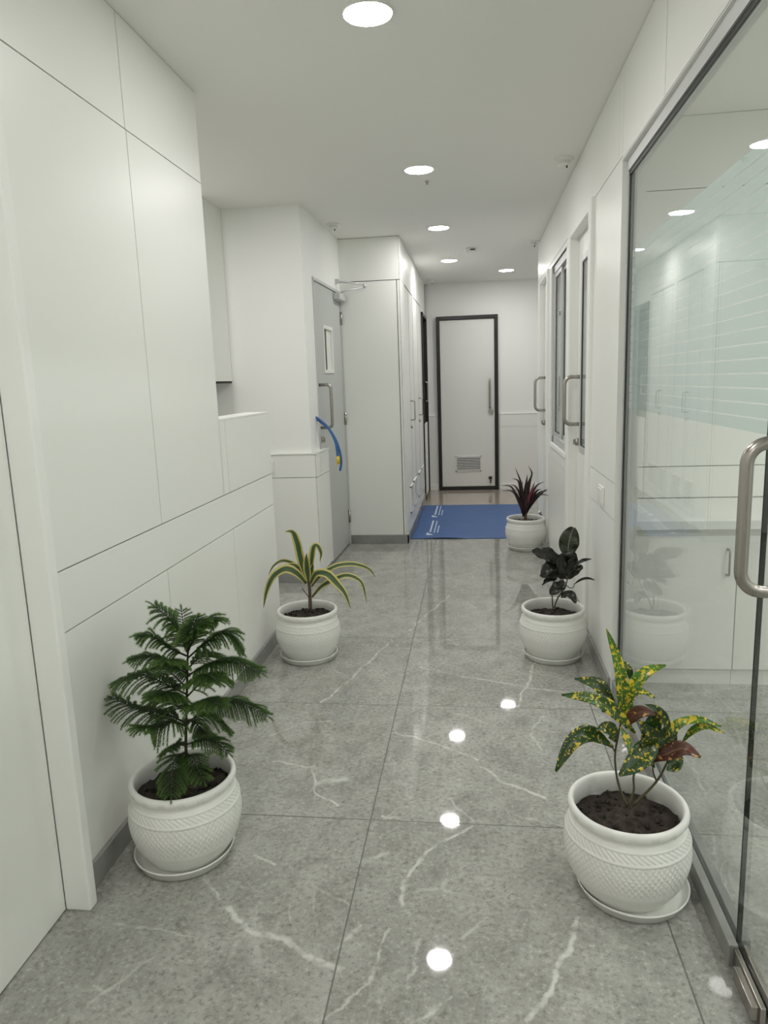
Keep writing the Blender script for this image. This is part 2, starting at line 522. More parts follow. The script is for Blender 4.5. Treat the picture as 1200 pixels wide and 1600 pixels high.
def panels_y(mb, y, s, rects, d=0.007, g=0.0019):
    for (x0, x1, z0, z1) in rects:
        mb.box(x0 + g, x1 - g, min(y, y - s * d), max(y, y - s * d), z0 + g, z1 - g, 0)
        yy = y - s * d * 0.95
        mb.box(x0, x1, min(yy, yy - s * 0.002), max(yy, yy - s * 0.002), z0, z1, 1)
def arc_handle(a, b_, out, R=0.03, n=7):
    """D handle path from mount a to mount b, bowed by the vector out"""
    a, b_, out = Vector(a), Vector(b_), Vector(out)
    L = out.length; o = out.normalized(); d = (b_ - a).normalized()
    pts = [a, a + o * (L - R)]
    for i in range(1, n + 1):
        th = math.pi / 2 * i / n
        pts.append(a + o * (L - R) + o * R * math.sin(th) + d * R * (1 - math.cos(th)))
    q = [b_ + o * (L - R) + o * R * math.sin(math.pi / 2 * (1 - i / n)) - d * R * (1 - math.cos(math.pi / 2 * (1 - i / n))) for i in range(0, n)]
    pts += q + [b_ + o * (L - R), b_]
    return pts
CH = 2.47
def skg(mb):
    """the glass screen likewise runs slightly off the wall line"""
    for p in mb.v:
        p.x += (p.y - 2.95) * 0.0077
    return mb
def skew(mb):
    """the wall past the recess is not quite parallel to the corridor: it drifts in by 2 cm per metre"""
    for p in mb.v:
        if p.y > 4.68 and p.x > -1.2:
            p.x += (p.y - 4.68) * 0.024
    return mb

# ================================================================== the setting
struct('floor', MB().box(-2.3, 3.4, -2.8, 9.2, -0.06, 0.0), 'floor')
struct('ceiling', MB().box(-2.3, 3.4, -2.8, 9.2, CH, CH + 0.08), 'ceil')

# ---- left wall: clad in white boards
LX = -1.06
b = MB()
BD = LX - 0.009
b.box(LX - 0.12, BD, 1.57, 2.888, 0, CH).box(LX - 0.12, BD, 2.888, 3.618, 0, 1.205)
b.box(LX - 0.12, BD, -2.7, 0.56, 0, CH).box(LX - 0.12, BD, 0.56, 1.57, 2.14, CH)
b.box(LX - 0.122, LX, 2.888, 3.62, 1.205, 1.213)
panels_x(b, LX, 1, [(1.57, 2.266, 0.892, 2.138), (2.266, 2.89, 0.892, 2.138), (2.884, 2.955, 0.892, 1.206), (2.955, 3.62, 0.892, 1.206),
                    (1.57, 3.62, 0.730, 0.892), (1.57, 2.277, 0.0, 0.730), (2.277, 2.965, 0.0, 0.730), (2.965, 3.62, 0.0, 0.730),
                    (0.5, 2.262, 2.138, CH), (2.262, 2.89, 2.138, CH), (-1.0, 0.56, 0.0, 2.138), (-2.7, -1.0, 0.0, 2.138), (-2.7, 0.5, 2.138, CH)])
struct('wall_left', b, ['panel', 'groove'])
struct('baseboard_left', MB().box(LX, LX + 0.013, 1.575, 3.632, 0, 0.072).box(LX - 0.12, LX + 0.013, 3.62, 3.633, 0, 0.072), 'stone', 0.002)

# near door in the left wall with its casing
b = MB().box(-1.125, -1.083, 0.600, 1.5390, 0.004, 2.135)
struct('door_1', b, 'panel', 0.002, label='flush white door at the left edge of the photo', cat='door')
struct('trim_1', MB().box(-1.085, -1.014, 1.540, 1.576, 0, 2.17).box(-1.085, -1.014, 0.562, 0.598, 0, 2.17).box(-1.085, -1.014, 0.598, 1.54, 2.137, 2.17), 'paint', 0.005)

# recess behind the low half of the left wall
struct('wall_recess', MB().box(-2.22, -2.1, 1.9, 4.70, 0, CH).box(-2.1, -1.18, 1.9, 2.0, 0, CH), 'paint')

# pillar with its clad lower part
PX = -1.088
b = MB().box(-2.1, PX, 4.68, 4.935, 0, CH)
b.box(-1.25, PX, 4.935, 5.85, 2.065, CH)
struct('wall_pillar', skew(b), 'paint')
b = MB().box(-2.1, -1.058, 4.662, 4.68, 0.07, 0.886)
b.box(-1.088, -1.058, 4.68, 5.02, 0.07, 0.886)
panels_y(b, 4.655, -1, [(-2.1, -1.05, 0.07, 0.730), (-2.1, -1.05, 0.730, 0.886)])
panels_x(b, -1.05, 1, [(4.655, 5.02, 0.07, 0.730), (4.655, 5.02, 0.730, 0.886)])
b.box(-2.1, -1.046, 4.65, 4.70, 0.886, 0.895).box(-1.088, -1.046, 4.68, 5.024, 0.886, 0.895)
struct('wall_pillar_dado', skew(b), ['panel', 'groove'])
struct('baseboard_pillar', MB().box(-2.1, -1.052, 4.645, 4.662, 0, 0.075).box(-1.08, -1.05, 4.65, 5.02, 0, 0.075), 'stone', 0.002)

# grey door beside the pillar
b = MB()
DY0, DY1 = 4.945, 5.835
WY0, WY1, WZ0, WZ1 = 5.215, 5.475, 1.445, 1.745
for r in ((DY0, WY0, 0.012, 2.045), (WY1, DY1, 0.012, 2.045), (WY0, WY1, 0.012, WZ0), (WY0, WY1, WZ1, 2.045)):
    b.box(-1.135, -1.092, *r)
d = struct('door_2', skew(b), 'greydoor', label='grey painted door with a narrow vision window next to the pillar', cat='door')
b = MB().box(-1.14, -1.080, 4.936, 4.944, 0, 2.052).box(-1.14, -1.080, 5.836, 5.848, 0, 2.064).box(-1.14, -1.080, 4.936, 5.848, 2.047, 2.066)
skew(b).build('door_frame', 'alu', d)
b = MB()
for r in ((WY0 - .022, WY0 + .004, WZ0 - .022, WZ1 + .022), (WY1 - .004, WY1 + .022, WZ0 - .022, WZ1 + .022), (WY0, WY1, WZ0 - .022, WZ0 + .004), (WY0, WY1, WZ1 - .004, WZ1 + .022)):
    b.box(-1.14, -1.084, *r)
skew(b).build('window_trim', 'plastic', d, bevel=0.002)
skew(MB().box(-1.112, -1.106, WY0, WY1 - .13, WZ0, WZ1)).build('window_pane', 'black', d)  # opaque black pane stands in for the dark view behind it
skew(MB().box(-1.112, -1.100, WY1 - .13, WY1, WZ0, WZ1).box(-1.104, -1.098, WY1 - .07, WY1 - .062, WZ0, WZ1)).build('window_reveal', 'plastic', d)
skew(MB().tube(arc_handle((-1.092, 5.0, 1.34), (-1.092, 5.0, 1.04), (0.085, 0, 0)), 0.011, 14)).build('door_handle', 'steel', d)
skew(MB().cyl((-1.092, 4.985, 0.955), (-1.072, 4.985, 0.955), 0.022, 24).box(-1.073, -1.06, 4.981, 4.989, 0.94, 0.97)).build('door_lock', 'steel', d)
b = MB()
for z in (1.86, 1.06, 0.24):
    b.cyl((-1.084, 5.838, z - 0.05), (-1.084, 5.838, z + 0.05), 0.009, 12)
skew(b).build('hinge', 'steel', d)
k = skew(MB().box(-1.092, -1.035, 5.60, 5.82, 1.985, 2.035)).build('door_closer', 'alu', d, bevel=0.006)
skew(MB().tube([(-1.06, 5.70, 2.04), (-1.02, 5.72, 2.06), (-0.875, 5.79, 2.085)], 0.007, 8).tube([(-0.875, 5.79, 2.085), (-0.875, 5.79, 2.115)], 0.012, 10).tube([(-0.875, 5.79, 2.11), (-1.085, 5.70, 2.13)], 0.007, 8).box(-1.088, -1.06, 5.68, 5.73, 2.115, 2.145)).build('closer_arm', 'alu', k)
struct('wall_behind_grey_door', MB().box(-1.9, -1.80, 4.94, 5.85, 0, CH).box(-1.8, -1.25, 4.935, 4.94, 0, CH).box(-1.8, -1.15, 5.845, 5.852, 0, CH).box(-1.8, -1.15, 4.94, 5.85, 2.3, CH), 'dark')

# shaft enclosure that narrows the corridor
SX = -0.57
b = MB().box(-1.9, SX - 0.009, 5.86, 5.90, 0, CH).box(-0.70, SX - 0.009, 5.90, 6.16, 0, CH).box(-0.70, SX - 0.009, 6.93, 7.09, 0, CH)
b.box(-0.70, SX - 0.009, 7.93, 8.03, 0, CH).box(-0.70, SX - 0.009, 5.9, 8.03, 2.14, CH).box(-0.70, SX - 0.009, 5.9, 8.03, 0, 0.14)
panels_y(b, 5.85, -1, [(-1.088, SX - .03, 0.07, 2.14), (-1.088, SX, 2.14, CH), (SX - .03, SX, 0.07, 2.14)], 0.007, 0.0030)
panels_x(b, SX, 1, [(5.85, 6.155, 0.07, 2.14), (6.935, 7.085, 0.07, 2.14), (7.935, 8.04, 0.07, 2.14), (5.85, 8.04, 2.14, CH), (6.155, 6.935, 0.07, 0.14), (7.085, 7.935, 0.07, 0.14)])
b.box(-0.70, SX, 8.03, 8.04, 0, CH).box(-0.70, SX, 8.76, 8.8, 0, CH).box(-0.70, SX, 8.03, 8.8, 2.09, CH)
struct('wall_shaft', b, ['panel', 'groove'])
struct('baseboard_shaft', MB().box(-1.088, SX + 0.012, 5.838, 5.852, 0, 0.072).box(SX - 0.002, SX + 0.012, 5.838, 8.03, 0, 0.072), 'stone', 0.002)
def louvre(mb, fx, u0, u1, z0, z1, n, put):
    """frame and slats of a grille; put(u0,u1,d0,d1,z0,z1,mi) writes a box"""
    t_ = 0.012
    put(u0, u1, 0, 0.012, z0, z0 + t_, 0); put(u0, u1, 0, 0.012, z1 - t_, z1, 0)
    put(u0, u0 + t_, 0, 0.012, z0, z1, 0); put(u1 - t_, u1, 0, 0.012, z0, z1, 0)
    for i in range(n):
        z = z0 + t_ + (z1 - z0 - 2 * t_) * (i + 0.3) / n
        put(u0 + t_, u1 - t_, 0.001, 0.008, z, z + (z1 - z0 - 2 * t_) / n * 0.5, 0)
    put(u0 + t_, u1 - t_, -0.004, 0.001, z0 + t_, z1 - t_, 1)
for dn_, (ya, ym, yb) in ((3, (6.16, 6.52, 6.93)), (4, (7.09, 7.49, 7.93))):
    b = MB().box(SX - 0.035, SX - 0.002, ya + .003, ym - .0022, 0.145, 2.135).box(SX - 0.035, SX - 0.002, ym + .0022, yb - .003, 0.145, 2.135)
    d = struct('door_%d' % dn_, b, 'panel', label='white twin shaft doors with low grilles, %s pair from the corner' % ('first' if dn_ == 3 else 'second'), cat='door')
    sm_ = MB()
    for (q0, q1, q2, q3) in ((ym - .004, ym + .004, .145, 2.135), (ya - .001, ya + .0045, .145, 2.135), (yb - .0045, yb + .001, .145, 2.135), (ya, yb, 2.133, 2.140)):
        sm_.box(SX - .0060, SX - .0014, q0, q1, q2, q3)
    sm_.build('gap_shade', 'groove', d)  # dark strips paint the shade of the gaps round the leaves
    for (u0, u1) in ((ya + .04, ym - .04), (ym + .04, yb - .04)):
        g = MB()
        louvre(g, 0, u0, u1, 0.19, 0.43, 9, lambda a0, a1, d0, d1, z0, z1, mi: g.box(SX - 0.002 + d0, SX - 0.002 + d1, a0, a1, z0, z1, mi))
        g.build('grille', ['plastic', 'groove'], d)
    MB().tube(arc_handle((SX - 0.002, ym - .05, 1.17), (SX - 0.002, ym - .05, 1.0), (0.04, 0, 0), 0.012, 4), 0.006, 8).build('door_handle', 'steel', d)
    MB().cyl((SX - 0.002, ym - .05, 0.94), (SX + 0.014, ym - .05, 0.94), 0.014, 16).build('door_lock', 'steel', d)
# unlit doorway before the end wall
d = struct('door_5', MB().box(-0.62, -0.552, 8.042, 8.075, 0, 2.085).box(-0.62, -0.552, 8.735, 8.758, 0, 2.085).box(-0.62, -0.552, 8.042, 8.758, 2.055, 2.088), 'frame_black', 0.002, label='open unlit doorway with black frame beside the end wall', cat='door')
MB().tube(arc_handle((-0.552, 8.062, 1.33), (-0.552, 8.062, 1.12), (0.04, 0, 0), 0.012, 4), 0.008, 8).build('door_handle', 'steel', d)
MB().box(-0.560, -0.549, 8.042, 8.44, 0.06, 0.87).build('lower_panel', 'panel', d, bevel=0.002)
struct('wall_dark_room', MB().box(-2.0, -1.9, 8.0, 8.8, 0, CH).box(-1.9, -0.70, 8.03, 8.04, 0, CH).box(-1.9, -0.62, 8.04, 8.8, 0.001, 0.004).box(-1.9, -0.62, 8.04, 8.8, 2.088, 2.10).box(-1.9, -0.62, 8.74, 8.76, 0, CH).box(-0.70, -0.62, 8.041, 8.045, 0, 2.09), 'dark')

# ---- end wall
EY = 8.8
b = MB().box(-0.75, -0.44, EY, EY + .1, 0, CH).box(0.285, 1.7, EY, EY + .1, 0, CH).box(-0.44, 0.285, EY, EY + .1, 2.088, CH)
struct('wall_end', b, 'paint')
b = MB()
for (x0, x1) in ((-0.57, -0.455), (0.305, 1.5)):
    b.box(x0, x1, EY - 0.012, EY, 0.07, 0.915)
    panels_y(b, EY - 0.018, -1, [(x0, x1, 0.07, 0.765), (x0, x1, 0.765, 0.915)], 0.007, 0.0035)
    b.box(x0, x1, EY - 0.022, EY, 0.915, 0.925)
struct('wall_end_dado', b, ['panel', 'groove'])
struct('baseboard_end', MB().box(-0.57, -0.45, EY - 0.03, EY - 0.01, 0, 0.075).box(0.3, 1.5, EY - 0.03, EY - 0.01, 0, 0.075), 'paint', 0.003)
d = struct('door_6', MB().box(-0.402, 0.243, EY - 0.02, EY + 0.025, 0.045, 2.045), 'enddoor', 0.002, label='pale grey door in a black frame at the corridor end', cat='door')
b = MB().box(-0.442, -0.404, EY - 0.045, EY + .05, 0, 2.088).box(0.245, 0.287, EY - 0.045, EY + .05, 0, 2.088).box(-0.404, 0.245, EY - 0.045, EY + .05, 2.047, 2.088).box(-0.404, 0.245, EY - 0.03, EY + .05, 0, 0.043)
b.build('door_frame', 'frame_black', d, bevel=0.003)
g = MB()
louvre(g, 0, -0.235, 0.078, 0.232, 0.42, 8, lambda a0, a1, d0, d1, z0, z1, mi: g.box(a0, a1, EY - 0.02 - d1, EY - 0.02 - d0, z0, z1, mi))
g.build('grille', ['plastic', 'frame_black'], d)
MB().tube(arc_handle((0.185, EY - .02, 1.335), (0.185, EY - .02, 1.0), (0, -0.055, 0), 0.02, 5), 0.011, 12).build('door_handle', 'steel', d)
MB().cyl((0.20, EY - .02, 0.955), (0.20, EY - .038, 0.955), 0.028, 24).build('door_lock', 'steel', d)
MB().box(0.165, 0.205, EY - .05, EY - .02, 0.135, 0.165).box(0.18, 0.195, EY - .06, EY - .045, 0.085, 0.15).build('door_stop', 'frame_black', d, bevel=0.002)
# side space past the right wall
struct('wall_end_right', MB().box(1.5, 1.6, 6.5, EY, 0, CH), 'paint')

# ---- right wall
RX, RB = 0.565, 0.655
b = MB()
BK = RX + 0.009
b.box(BK, RB, 2.972, 3.675, 0, CH)
b.box(BK, RB, -2.7, 0.6, 0, CH).box(BK, RB, 0.6, 2.972, 2.132, CH)
b.box(BK, RB, 3.675, 4.44, 2.124, CH).box(BK, RB, 4.44, 4.63, 0, CH)
b.box(BK, RB, 4.63, 5.45, 0, 0.86).box(BK, RB, 4.63, 5.45, 2.115, CH)
b.box(BK, RB, 5.45, 5.69, 0, CH).box(BK, RB, 5.69, 6.396, 2.112, CH).box(BK, RB, 6.396, 6.6, 0, CH).box(BK, 1.5, 6.52, 6.6, 0, CH)
panels_x(b, RX, -1, [(2.970, 3.675, 0.0, 0.748), (2.970, 3.675, 0.748, 0.900), (2.970, 3.675, 0.900, 2.148), (2.970, 3.04, 2.148, CH), (3.04, 6.6, 2.148, CH),
                     (2.362, 2.970, 2.132, CH), (1.6, 2.362, 2.132, CH), (0.6, 1.6, 2.132, CH), (-2.7, 0.6, 0.0, CH),
                     (3.675, 4.44, 2.124, 2.1475), (4.44, 4.63, 0.0, 2.1475), (4.63, 5.45, 0.0, 0.748), (4.63, 5.45, 0.748, 0.862), (4.63, 5.45, 2.112, 2.1475),
                     (5.45, 5.69, 0.0, 0.748), (5.45, 5.69, 0.748, 2.1475), (5.69, 6.396, 2.112, 2.1475), (6.396, 6.6, 0.0, 2.1475)])
# lined reveals of the openings
b.box(RX, RB, 2.9675, 2.972, 0, 2.136).box(RX, RB, 0.6, 2.972, 2.130, 2.136)
b.box(RX, RB, 3.672, 3.677, 0, 2.124).box(RX, RB, 4.437, 4.442, 0, 2.124).box(RX, RB, 3.675, 4.44, 2.120, 2.126)
b.box(RX, RB, 5.688, 5.692, 0, 2.112).box(RX, RB, 6.394, 6.398, 0, 2.112).box(RX, RB, 5.69, 6.396, 2.108, 2.113)
struct('wall_right', b, ['panel', 'groove'])
b = MB()
for (y0, y1) in ((2.972, 3.585), (4.53, 5.56), (6.46, 6.6)):
    b.box(RX - 0.012, RX, y0, y1, 0, 0.062)
struct('baseboard_right', b, 'stone', 0.002)
# skirting rail under the fixed glass
struct('trim_2', skg(MB().box(0.571, 0.592, 1.497, 2.966, 0, 0.056).box(0.604, 0.625, 1.515, 2.966, 0, 0.056)), 'stone', 0.002)
# casings round the two doors
def casing(name, y0, y1, zt, wd=0.085):
    mb = MB()
    mb.box(RX - 0.018, RX + .004, y0 - wd, y0, 0, zt + wd * 0.35).box(RX - 0.006, RX + .004, y1, y1 + wd, 0, zt + wd * 0.35)
    mb.box(RX - 0.006, RX + .004, y0, y1, zt, zt + wd * 0.35)
    return struct(name, mb, 'paint', 0.004)
casing('trim_3', 3.675, 4.44, 2.122)
casing('trim_4', 5.69, 6.396, 2.11, 0.06)

def film_strips(mb, x, y0, y1, z0, z1, pitch=0.0315, gap=0.0036):
    z = z0
    while z + pitch - gap <= z1 + 0.004:
        mb.box(x, x + 0.0006, y0, y1, z, z + pitch - gap)
        z += pitch
    return mb
# fixed glass screen
d = struct('window_1', skg(MB().box(0.593, 0.603, 1.516, 2.955, 0.05, 2.075)), 'glass', label='tall fixed clear glass pane with striped frosted band, right of the corridor', cat='glass pane')
skg(MB().box(0.5925, 0.6035, 1.5135, 1.5165, 0.05, 2.075)).build('glass_edge', 'edge', d)
skg(film_strips(MB(), 0.6045, 1.518, 2.953, 1.208, 1.812)).build('frosted_film', 'film', d)
skg(MB().box(0.586, 0.616, 2.953, 2.968, 0, 2.13).box(0.582, 0.616, 1.515, 2.955, 2.088, 2.13)).build('window_frame', 'alu', d)
skg(MB().box(0.5895, 0.5935, 2.941, 2.954, 0.05, 2.080).box(0.6025, 0.607, 2.941, 2.954, 0.05, 2.080).box(0.588, 0.594, 1.515, 2.953, 2.073, 2.088)).build('gasket', 'black', d)
# glass door with patch fitting and D handles
d = struct('door_7', skg(MB().box(0.593, 0.603, 0.64, 1.5125, 0.012, 2.075)), 'glass', label='frameless clear glass door with a big steel D handle, at the right edge', cat='door')
skg(film_strips(MB(), 0.6045, 0.642, 1.510, 1.208, 1.812)).build('frosted_film', 'film', d)
skg(MB().box(0.581, 0.592, 1.335, 1.510, 0.006, 0.05).box(0.604, 0.615, 1.335, 1.510, 0.006, 0.05)).build('patch_fitting', 'steel', d, bevel=0.002)
skg(MB().box(0.566, 0.5815, 1.345, 1.452, 0.010, 0.044)).build('patch_lock', 'steel', d, bevel=0.002)
skg(MB().box(0.581, 0.615, 1.34, 1.51, 2.03, 2.08)).build('patch_fitting', 'steel', d, bevel=0.003)
skg(MB().tube(arc_handle((0.593, 1.447, 1.202), (0.593, 1.447, 0.905), (-0.060, 0, 0), 0.042, 10), 0.0128, 20)).build('door_handle', 'steel', d)
skg(MB().tube(arc_handle((0.603, 1.447, 1.202), (0.603, 1.447, 0.905), (0.060, 0, 0), 0.042, 10), 0.0128, 20)).build('door_handle', 'steel', d)
skg(MB().box(0.582, 0.616, 0.6, 1.515, 2.088, 2.13)).build('door_frame', 'alu', d)

# white door with a glazed slot
def lite_door(name, y0, y1, zt, lx, hy, lite, label):
    mb = MB()
    if lite:
        a0, a1, z0, z1 = lite
        for r in ((y0, a0, .008, zt), (a1, y1, .008, zt), (a0, a1, .008, z0), (a0, a1, z1, zt)):
            mb.box(lx, lx + 0.036, *r)
    else:
        mb.box(lx, lx + 0.036, y0, y1, 0.008, zt)
    dd = struct(name, mb, 'panel', label=label, cat='door')
    if lite:
        f_ = MB()
        k_ = 0.035
        for r in ((a0, a0 + k_, z0, z1), (a1 - k_, a1, z0, z1), (a0 + k_, a1 - k_, z0, z0 + k_), (a0 + k_, a1 - k_, z1 - k_, z1)):
            f_.box(lx - 0.006, lx + 0.042, *r)
        f_.build('window_frame', 'alu', dd, bevel=0.002)
        k2 = k_ + 0.006
        g_ = MB()
        for r in ((a0 + k_, a0 + k2, z0 + k_, z1 - k_), (a1 - k2, a1 - k_, z0 + k_, z1 - k_), (a0 + k2, a1 - k2, z0 + k_, z0 + k2), (a0 + k2, a1 - k2, z1 - k2, z1 - k_)):
            g_.box(lx - 0.003, lx + 0.006, *r)
        g_.build('gasket', 'black', dd)
        MB().box(lx + 0.000, lx + 0.005, a0 + .034, a1 - .034, z0 + .034, z1 - .034).build('window_pane', 'glass', dd)
        film_strips(MB(), lx + 0.0056, a0 + .036, a1 - .036, 1.14, 1.80).build('frosted_film', 'film', dd)
    MB().tube(arc_handle((lx, hy, 1.335), (lx, hy, 1.06), (-0.085, 0, 0), 0.04, 8), 0.0115, 14).build('door_handle', 'steel', dd)
    MB().cyl((lx, hy, 0.955), (lx - 0.02, hy, 0.955), 0.022, 20).box(lx - 0.032, lx - 0.02, hy - .004, hy + .004, .94, .97).build('door_lock', 'steel', dd)
    return dd
lite_door('door_8', 3.68, 4.434, 2.117, 0.612, 4.345, (3.80, 4.295, 0.905, 2.0), 'white door with a tall glazed slot and steel D handle')
d9 = lite_door('door_9', 5.695, 6.391, 2.105, 0.604, 6.31, None, 'plain white door with steel D handle, farthest on the right wall')
MB().tube([(0.604, 6.30, 0.10), (0.585, 6.30, 0.10)], 0.016, 14).tube([(0.59, 6.30, 0.10), (0.555, 6.22, 0.185), (0.548, 6.20, 0.195)], 0.011, 10).build('door_stop', 'steel', d9)

# window between the two doors
W0, W1, WA, WB = 4.632, 5.448, 0.864, 2.110
f_ = MB()
for r in ((W0, W0 + .045, WA, WB), (W1 - .045, W1, WA, WB), (W0, W1, WA, WA + .05), (W0, W1, WB - .05, WB)):
    f_.box(RX + .012, RX + .06, *r)
d = struct('window_2', f_, 'alu', 0.002, label='aluminium framed interior window between the two white doors', cat='window')
g = MB()
for r in ((W0 + .045, 5.06, WA + .05, WB - .05), (5.04, W1 - .045, WA + .05, WB - .05)):
    pass
for k, (a0, a1, xx) in enumerate(((W0 + .046, 5.065, RX + .042), (5.035, W1 - .046, RX + .024))):
    sf = MB()
    t_ = 0.028
    for r in ((a0, a0 + t_, WA + .051, WB - .051), (a1 - t_, a1, WA + .051, WB - .051), (a0 + t_, a1 - t_, WA + .051, WA + .051 + t_), (a0 + t_, a1 - t_, WB - .051 - t_, WB - .051)):
        sf.box(xx - .006, xx + .008, *r)
    so = sf.build('sash', 'alu', d)
    q_ = MB()
    b0, b1, c0, c1 = a0 + t_, a1 - t_, WA + .051 + t_, WB - .051 - t_
    for r in ((b0, b0 + .005, c0, c1), (b1 - .005, b1, c0, c1), (b0, b1, c0, c0 + .007), (b0, b1, c1 - .007, c1)):
        q_.box(xx - .002, xx + .005, *r)
    q_.build('gasket', 'black', so)
    MB().box(xx, xx + .004, a0 + t_ - .002, a1 - t_ + .002, WA + .051 + t_ - .002, WB - .051 - t_ + .002).build('window_pane', 'glass', so)
    film_strips(MB(), xx + .0046, a0 + t_, a1 - t_, 1.14, 1.80).build('frosted_film', 'film', so)
struct('trim_5', MB().box(RX - 0.010, RX + 0.012, W0 - .02, W1 + .02, WA - .03, WA).box(RX - .004, RX + .012, W1, W1 + .02, WA, WB), 'paint', 0.003)

# rooms behind the right wall
b = MB().box(RB, 3.3, 3.61, 3.665, 0, CH)
panels_y(b, 3.60, -1, [(RB, 3.2, 0.0, 0.735), (RB, 3.2, 0.735, 0.890), (RB, 3.2, 0.890, 2.16), (RB, 3.2, 2.16, CH)])
struct('wall_room_far', b, ['panel', 'groove'])
struct('wall_room_right', MB().box(3.2, 3.3, -2.7, 6.6, 0, CH), 'paint')
struct('wall_back', MB().box(-1.2, 3.3, -2.8, -2.7, 0, CH), 'paint')
struct('wall_room_rear', MB().box(RB, 3.2, 6.45, 6.52, 0, CH), 'paint')

# ================================================================== cabinets behind the glass
def base_cabinet(x0, x1, label):
    y0, y1 = 3.058, 3.598
    r = thing('base_cabinet', label, 'cabinet', ((x0 + x1) / 2, (y0 + y1) / 2, 0), 'white base cabinets behind the glass')
    MB().box(x0 + .001, x1 - .001, y0 + .02, y1, 0.07, 0.688).build('body', 'panel', r)
    MB().box(x0 + .001, x1 - .001, y0 + .012, y1, 0.0, 0.07).build('plinth', 'stone' if False else 'plastic', r)
    d_ = MB().box(x0 + .002, x1 - .002, y0, y0 + .019, 0.072, 0.662).build('door', 'panel', r, bevel=0.001)
    hx = x1 - 0.042
    MB().tube(arc_handle((hx, y0, 0.605), (hx, y0, 0.495), (0, -0.028, 0), 0.012, 4), 0.0045, 8).build('handle', 'steel', d_)
    return r
base_cabinet(0.66, 1.088, 'white base cabinet behind the glass, the one touching the glass screen wall')
base_cabinet(1.088, 1.516, 'white base cabinet behind the glass, second from the glass screen wall')
base_cabinet(1.516, 1.944, 'white base cabinet behind the glass, third from the glass screen wall')
o = MB().box(0.658, 1.96, 3.045, 3.598, 0.69, 0.732).build('worktop', 'panel', at=(1.3, 3.3, 0.69), bevel=0.004)
tag(o, 'white worktop over the base cabinets behind the glass', 'worktop')

# wall cabinet in the recess
r = thing('wall_cabinet', 'tall white cabinet hung in the recess, left of the pillar', 'cabinet', (-1.85, 4.5, 1.372))
MB().box(-2.1, -1.602, 4.34, 4.678, 1.385, CH - .001).build('body', 'panel', r)
MB().box(-2.1, -1.606, 4.34, 4.678, 1.372, 1.385).build('bottom_lip', 'groove', r)

# ================================================================== ceiling fittings
def downlight(x, y, label, grp='corridor downlights', m='lamp'):
    r = thing('downlight', label, 'ceiling light', (x, y, CH), grp)
    MB().lathe([(0.0, -0.008), (0.070, -0.008), (0.0755, -0.006)], 40, 0, (x, y, CH)).build('diffuser', m, r)
    MB().lathe([(0.0755, -0.006), (0.077, -0.008), (0.080, -0.006), (0.081, 0.0)], 40, 0, (x, y, CH)).build('rim', 'plastic', r)
    return r
downlight(-0.313, 2.425, 'round lit downlight at the top edge, largest in the ceiling row')
downlight(-0.282, 4.115, 'round lit downlight, second in the ceiling row, just above the tiny ceiling screw')
downlight(-0.250, 5.64, 'round lit downlight, third in the ceiling row, before the shaft corner')
downlight(-0.222, 7.15, 'round lit downlight, fourth in the row, beside the square ceiling sensor')
downlight(0.353, 7.98, 'small round lit downlight nearest the end door, right of the row')
downlight(-0.335, 0.78, 'round lit downlight overhead of the viewpoint, out of the frame')
downlight(-0.35, -0.9, 'round lit downlight behind the viewpoint, out of the frame')
downlight(-1.62, 3.62, 'unseen downlight added to brighten the recess behind the left wall', 'added recess fill lights', 'lamp')  # no lamp known here; added to lift the recess and pillar
for (x, y, l_) in ((1.55, 2.2, 'nearest the cabinets, by the glass'), (2.6, 2.2, 'nearest the cabinets, far side'), (1.55, 0.7, 'in the middle, by the glass'), (2.6, 0.7, 'in the middle, far side'),
                   (1.55, -0.8, 'at the rear, by the glass'), (2.6, -0.8, 'at the rear, far side')):
    downlight(x, y, 'unseen fill downlight of the glazed room, ' + l_, 'room downlights', 'lamp_room')  # unseen lamps, extra ones added as fill for room and corridor
downlight(-0.35, -2.2, 'added fill downlight farthest behind the viewpoint, out of the frame')  # extra lamp added as frontal fill from behind the camera
downlight(1.4, 4.4, 'round lit downlight behind the interior window, nearer one', 'room downlights', 'lamp_room')
downlight(1.4, 5.7, 'round lit downlight behind the interior window, farther one', 'room downlights', 'lamp_room')

def detector(x, y, label):
    r = thing('smoke_detector', label, 'smoke detector', (x, y, CH), 'ceiling smoke detectors')
    MB().lathe([(0.048, 0), (0.05, -0.008), (0.046, -0.012), (0.0, -0.012)], 32, 0, (x, y, CH)).build('base', 'plastic', r)
    MB().lathe([(0.030, -0.012), (0.030, -0.022), (0.034, -0.024), (0.030, -0.038), (0.016, -0.044), (0.0, -0.044)], 32, 0, (x, y, CH)).build('sensor_head', 'plastic', r)
    MB().lathe([(0.0, -0.052), (0.004, -0.052), (0.004, -0.040)], 12, 0, (x + .012, y - .02, CH)).build('indicator', 'groove', r)
detector(0.485, 4.12, 'white smoke detector above the glazed slot door')
detector(-0.985, 5.30, 'white smoke detector above the grey door')
detector(0.505, 6.42, 'white smoke detector above the farthest right door')
detector(-0.47, 8.40, 'white smoke detector in the corner above the unlit doorway')
r = thing('ceiling_sensor', 'small square white sensor on the ceiling near the fourth downlight', 'sensor', (-0.012, 6.6, CH))
MB().box(-.058, .034, 6.55, 6.65, CH - .03, CH).build('housing', 'plastic', r, bevel=0.006)
MB().box(-.02, .024, 6.546, 6.552, CH - .022, CH - .012).build('lens', 'groove', r)
r = MB().lathe([(0.0, -0.02), (0.006, -0.018), (0.007, -0.008), (0.012, -0.004), (0.013, 0)], 16, 0, (-0.255, 4.37, CH)).build('ceiling_screw', 'steel', at=(-0.255, 4.37, CH))
